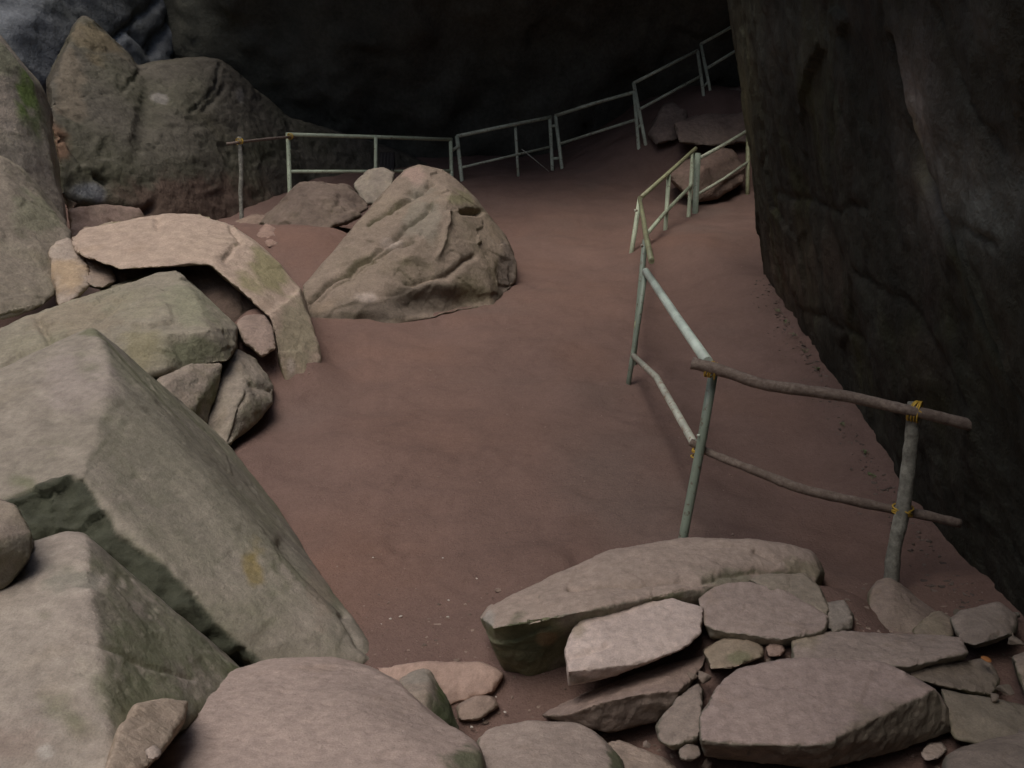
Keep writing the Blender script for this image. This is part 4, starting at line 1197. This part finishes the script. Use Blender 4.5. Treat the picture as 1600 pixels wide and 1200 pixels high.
# far stick fence against the domed boulder
root = thing('stick_fence', 'thin stick fence tied to the left end of the far railing', 'fence', gpt(px(377, 336, 14.3)))
post_part = part('post', root, M_PALEBARK, lambda bm: tube(bm, [px(374, 214, 14.2), px(377, 270, 14.25), px(376, 300, 14.28), px(378, 350, 14.3)], 0.034, 9, 0.10, 11, 5))
rail_part = part('rail', root, M_BARK, lambda bm: tube(bm, [px(354, 225, 14.1), px(376, 222, 14.2), px(410, 218, 14.8), px(452, 214, 15.45), px(462, 214, 15.6)], 0.022, 8, 0.12, 12, 4))
lashing(root, px(374, 221, 14.2), px(410, 218, 14.8) - px(354, 225, 14.1), 0.045, 3, 5, post_part)
lashing(root, px(453, 213, 15.45), px(462, 214, 15.6) - px(410, 218, 14.8), 0.045, 3, 6, rail_part)


# thin wire brace of the back fence
root = thing('stay_wire', 'thin loose wire slanting to the ground below the back railing', 'wire', gpt(px(857, 266, 17.8)))
part('wire', root, M_RUSTY, lambda bm: tube(bm, [px(815, 233, 17.7), px(835, 249, 17.75), px(858, 268, 17.8)], 0.008, 5))

# black cloth hung on the lower rail behind the upright slab
bm = bmesh.new()
A = px(594, 238, 16.1)
B = px(616, 238, 16.1)
w = np.linalg.norm(B - A)
nx, nz = 15, 9
for face_side in (-1, 1):
    vs = []
    for j in range(nz):
        row = []
        for i in range(nx):
            t = i / (nx - 1)
            hgt = 0.32 * (0.85 + 0.15 * math.sin(i * 2.1 + face_side))
            y = face_side * (0.03 + 0.012 * j) + 0.02 * math.sin(i * 1.9 + j * 0.4)
            row.append(bm.verts.new((w * (t - 0.5), y, 0.34 - hgt * j / (nz - 1))))
        vs.append(row)
    for j in range(nz - 1):
        for i in range(nx - 1):
            bm.faces.new((vs[j][i], vs[j][i + 1], vs[j + 1][i + 1], vs[j + 1][i]))
bmesh.ops.remove_doubles(bm, verts=bm.verts, dist=0.002)
me = bpy.data.meshes.new('cloth')
bm.to_mesh(me)
bm.free()
o = link_mesh('cloth', me, M_CLOTH)
o.location = (A + B) / 2 - np.array([0, 0, 0.34])
tag(o, 'black cloth hung over the pale green railing behind the rocks', 'cloth')


# ------------------------------------------------------------------ small things on the sand
def pebble(u, v, r, label, mat=M_PALE, group=None, name='pebble', flat=0.5):
    D = dz(v, 0.0)
    for _ in range(4):
        p = px(u, v, D)
        D = dz(v, float(ground_z(np.array([p[0]]), np.array([p[1]]))[0]))
    p = px(u, v, D)
    bm = bmesh.new()
    bmesh.ops.create_icosphere(bm, subdivisions=2, radius=r)
    rng = random.Random(int(u * 7 + v))
    sx, sy = rng.uniform(0.8, 1.5), rng.uniform(0.6, 1.0)
    for q in bm.verts:
        k = 1 + 0.22 * math.sin(q.co.x / r * 2 + u) * math.cos(q.co.y / r * 2.3 + v)
        q.co = Vector((q.co.x * sx * k, q.co.y * sy * k, q.co.z * flat * k))
    me = bpy.data.meshes.new(name)
    bm.to_mesh(me)
    bm.free()
    o = link_mesh(name, me, mat)
    o.location = (p[0], p[1], p[2] + r * 0.15)
    o.rotation_euler = (0, 0, rng.uniform(0, 6))
    tag(o, label, 'pebble', group)
    return o


pebble(530, 904, 0.020, 'largest pale flat pebble on the sand beside the great slab')
pebble(1045, 711, 0.014, 'small white chip on the sand left of the near green post')
for (u, v, r) in [(582, 872, 0.008), (592, 884, 0.008), (626, 963, 0.007), (610, 967, 0.008), (700, 964, 0.006), (701, 938, 0.006), (655, 880, 0.007), (692, 872, 0.006), (745, 904, 0.005),
                  (596, 976, 0.008), (704, 1022, 0.010)]:
    pebble(u, v, r, 'tiny pale chip scattered on the brown sand', group='pale chips scattered on the sand')
for (u, v, r) in [(775, 1089, 0.006), (789, 1113, 0.006), (755, 1124, 0.005), (737, 1136, 0.007), (1010, 1140, 0.007), (1030, 1146, 0.006), (955, 1148, 0.006)]:
    pebble(u, v, r, 'tiny white chip in the dirt between the foreground rocks', group='white chips in the foreground dirt')
o = pebble(1541, 1036, 0.02, 'small orange dry leaf beside the squared stone at the right', M_ORANGE, name='dry_leaf', flat=0.25)
o.location = px(1541, 1030, 3.98)
o['category'] = 'leaf'

# tiny weeds along the foot of the dark wall
wall_y = [p[1] for p in right_path[:10]]
wall_x = [p[0] for p in right_path[:10]]
for k in range(10):
    rng = random.Random(k + 5)
    y = 5.2 + 3.8 * (k / 9) + rng.uniform(-0.12, 0.12)
    x = float(np.interp(y, wall_y, wall_x)) - rng.uniform(0.10, 0.17)
    s = rng.uniform(0.018, 0.035)
    bm = bmesh.new()
    for j in range(14):
        a = rng.uniform(0, 6.28)
        el = rng.uniform(0.1, 1.2)
        L = s * rng.uniform(0.5, 1.1)
        b0 = Vector((rng.uniform(-s, s) * 0.6, rng.uniform(-s, s) * 1.2, 0))
        dr = Vector((math.cos(a) * math.cos(el), math.sin(a) * math.cos(el), math.sin(el)))
        sd = dr.cross(Vector((0, 0, 1))).normalized() * L * 0.3
        m1 = b0 + dr * L * 0.55
        vs = [bm.verts.new(b0), bm.verts.new(m1 + sd), bm.verts.new(b0 + dr * L + Vector((0, 0, -0.2 * L))), bm.verts.new(m1 - sd)]
        bm.faces.new(vs)
    me = bpy.data.meshes.new('weed')
    bm.to_mesh(me)
    bm.free()
    o = link_mesh('weed', me, M_LEAF)
    o.location = (x, y, float(ground_z(np.array([x]), np.array([y]))[0]))
    tag(o, 'tiny green weed sprouting at the foot of the dark right wall', 'weed', 'weeds along the foot of the dark wall')


# ------------------------------------------------------------------ rubble and grit
def angular(rng, r):
    bm = bmesh.new()
    vs = [Vector((rng.gauss(0, 1), rng.gauss(0, 1), rng.gauss(0, 0.6))) for _ in range(11)]
    hull_into(bm, [v.normalized() * r * rng.uniform(0.75, 1.15) * (1 if abs(v.normalized().z) < 0.6 else 0.7) for v in vs])
    bmesh.ops.bevel(bm, geom=list(bm.edges), offset=r * 0.08, segments=1, affect='EDGES')
    return bm


def rubble(u, v, r, z, label, base, group):
    rng = random.Random(int(u * 13 + v * 7))
    bm = angular(rng, r)
    me = bpy.data.meshes.new('rubble_stone')
    bm.to_mesh(me)
    bm.free()
    p = px(u, v, dz(v, z))
    g = float(ground_z(np.array([p[0]]), np.array([p[1]]))[0])
    P = verts_of(me)
    set_color(me, np.asarray(base) * (1 + 0.2 * gnoise(P * 30 + u, 3))[:, None])
    o = bpy.data.objects.new('rubble_stone', me)
    COL.objects.link(o)
    me.materials.append(M_NEAR)
    o.location = (p[0], p[1], max(p[2], g + 0.2 * r) if z == 0 else p[2])
    o.rotation_euler = (rng.uniform(-.4, .4), rng.uniform(-.4, .4), rng.uniform(0, 6))
    tag(o, label, 'stone', group, 'thing')


for (u, v, r) in [(1206, 1034, 0.03), (1102, 1060, 0.04), (1082, 1056, 0.03), (1310, 1003, 0.035)]:
    rubble(u, v, r, 0.26, 'small angular rubble stone wedged between the slabs at the lower right', (0.25, 0.20, 0.165), 'rubble between the lower right slabs')
for (u, v, r) in [(1570, 1078, 0.035), (1556, 1092, 0.025), (1588, 1004, 0.045)]:
    rubble(u, v, r, 0.27, 'small dim rubble stone among the slabs near the right edge', (0.20, 0.165, 0.13), 'rubble near the right edge')
for (u, v, r) in [(1010, 1165, 0.02), (1104, 1194, 0.03), (1048, 1182, 0.018)]:
    rubble(u, v, r, 0.14, 'small rubble stone in the dirt in front of the leaning wedge', (0.27, 0.215, 0.18), 'rubble in front of the leaning wedge')
for (u, v, r) in [(72, 1178, 0.04), (128, 1192, 0.025), (20, 1190, 0.03)]:
    rubble(u, v, r, 0.80, 'small pale rubble stone in the dirt on the ridged slab at the bottom left corner', (0.36, 0.29, 0.25), 'rubble at the bottom left corner')

# grit strewn over the sand: nobody could count it
rng = random.Random(99)
V, Fc, CC, GX = [], [], [], []
shapes = []
for k in range(8):
    bm = bmesh.new()
    hull_into(bm, [Vector((rng.gauss(0, 1), rng.gauss(0, 1), rng.gauss(0, 0.7))).normalized() for _ in range(9)])
    bm.verts.index_update()
    shapes.append(([v.co.copy() for v in bm.verts], [[v.index for v in f.verts] for f in bm.faces]))
    bm.free()


def add_grit(x, y, r, col):
    vs, fs = shapes[rng.randrange(8)]
    a = rng.uniform(0, 6.28)
    ca, sa = math.cos(a), math.sin(a)
    sx, sy, sz = r * rng.uniform(0.7, 1.4), r * rng.uniform(0.7, 1.2), r * rng.uniform(0.4, 0.8)
    z = 0.0
    GX.append((x, y, len(vs)))
    b = len(V)
    for c in vs:
        V.append((x + (c.x * ca - c.y * sa) * sx, y + (c.x * sa + c.y * ca) * sy, z + c.z * sz))
        CC.append(col)
    for f in fs:
        Fc.append([b + i for i in f])


for k in range(1500):
    D = 3.8 + 9 * rng.random() ** 1.6
    u = rng.uniform(380, 1250)
    p = px(u, 600, D)
    y = p[1]
    x = (u - 800) / F * D
    t = rng.uniform(0.7, 1.5)
    add_grit(x, y, 0.003 + 0.006 * rng.random() ** 3, (0.19 * t, 0.14 * t, 0.115 * t))
for k in range(700):
    y = rng.uniform(4.0, 10.0)
    x = float(np.interp(y, wall_y, wall_x)) - 0.08 - abs(rng.gauss(0, 0.10))
    t = rng.uniform(0.6, 1.3)
    add_grit(x, y, 0.004 + 0.018 * rng.random() ** 3, (0.15 * t, 0.12 * t, 0.10 * t))
for k in range(900):
    x = rng.uniform(-0.5, 2.4)
    y = rng.uniform(2.7, 4.4)
    t = rng.uniform(0.7, 1.6)
    add_grit(x, y, 0.004 + 0.014 * rng.random() ** 3, (0.21 * t, 0.16 * t, 0.13 * t))
GX = np.array(GX)
q = np.stack([GX[:, 0], GX[:, 1], np.zeros(len(GX))], 1)
gz = ground_z(GX[:, 0], GX[:, 1]) + 0.065 * fbm(q * 0.9, 3, 5) + 0.016 * fbm(q * 3.2, 3, 9)
V = np.array(V)
V[:, 2] += np.repeat(gz, GX[:, 2].astype(int))
V = V.tolist()
me = bpy.data.meshes.new('grit')
me.from_pydata(V, [], Fc)
me.update()
set_color(me, np.array(CC))
o = bpy.data.objects.new('grit', me)
COL.objects.link(o)
me.materials.append(M_SAND)
tag(o, 'fine grit and gravel strewn over the sand', None, None, 'stuff')
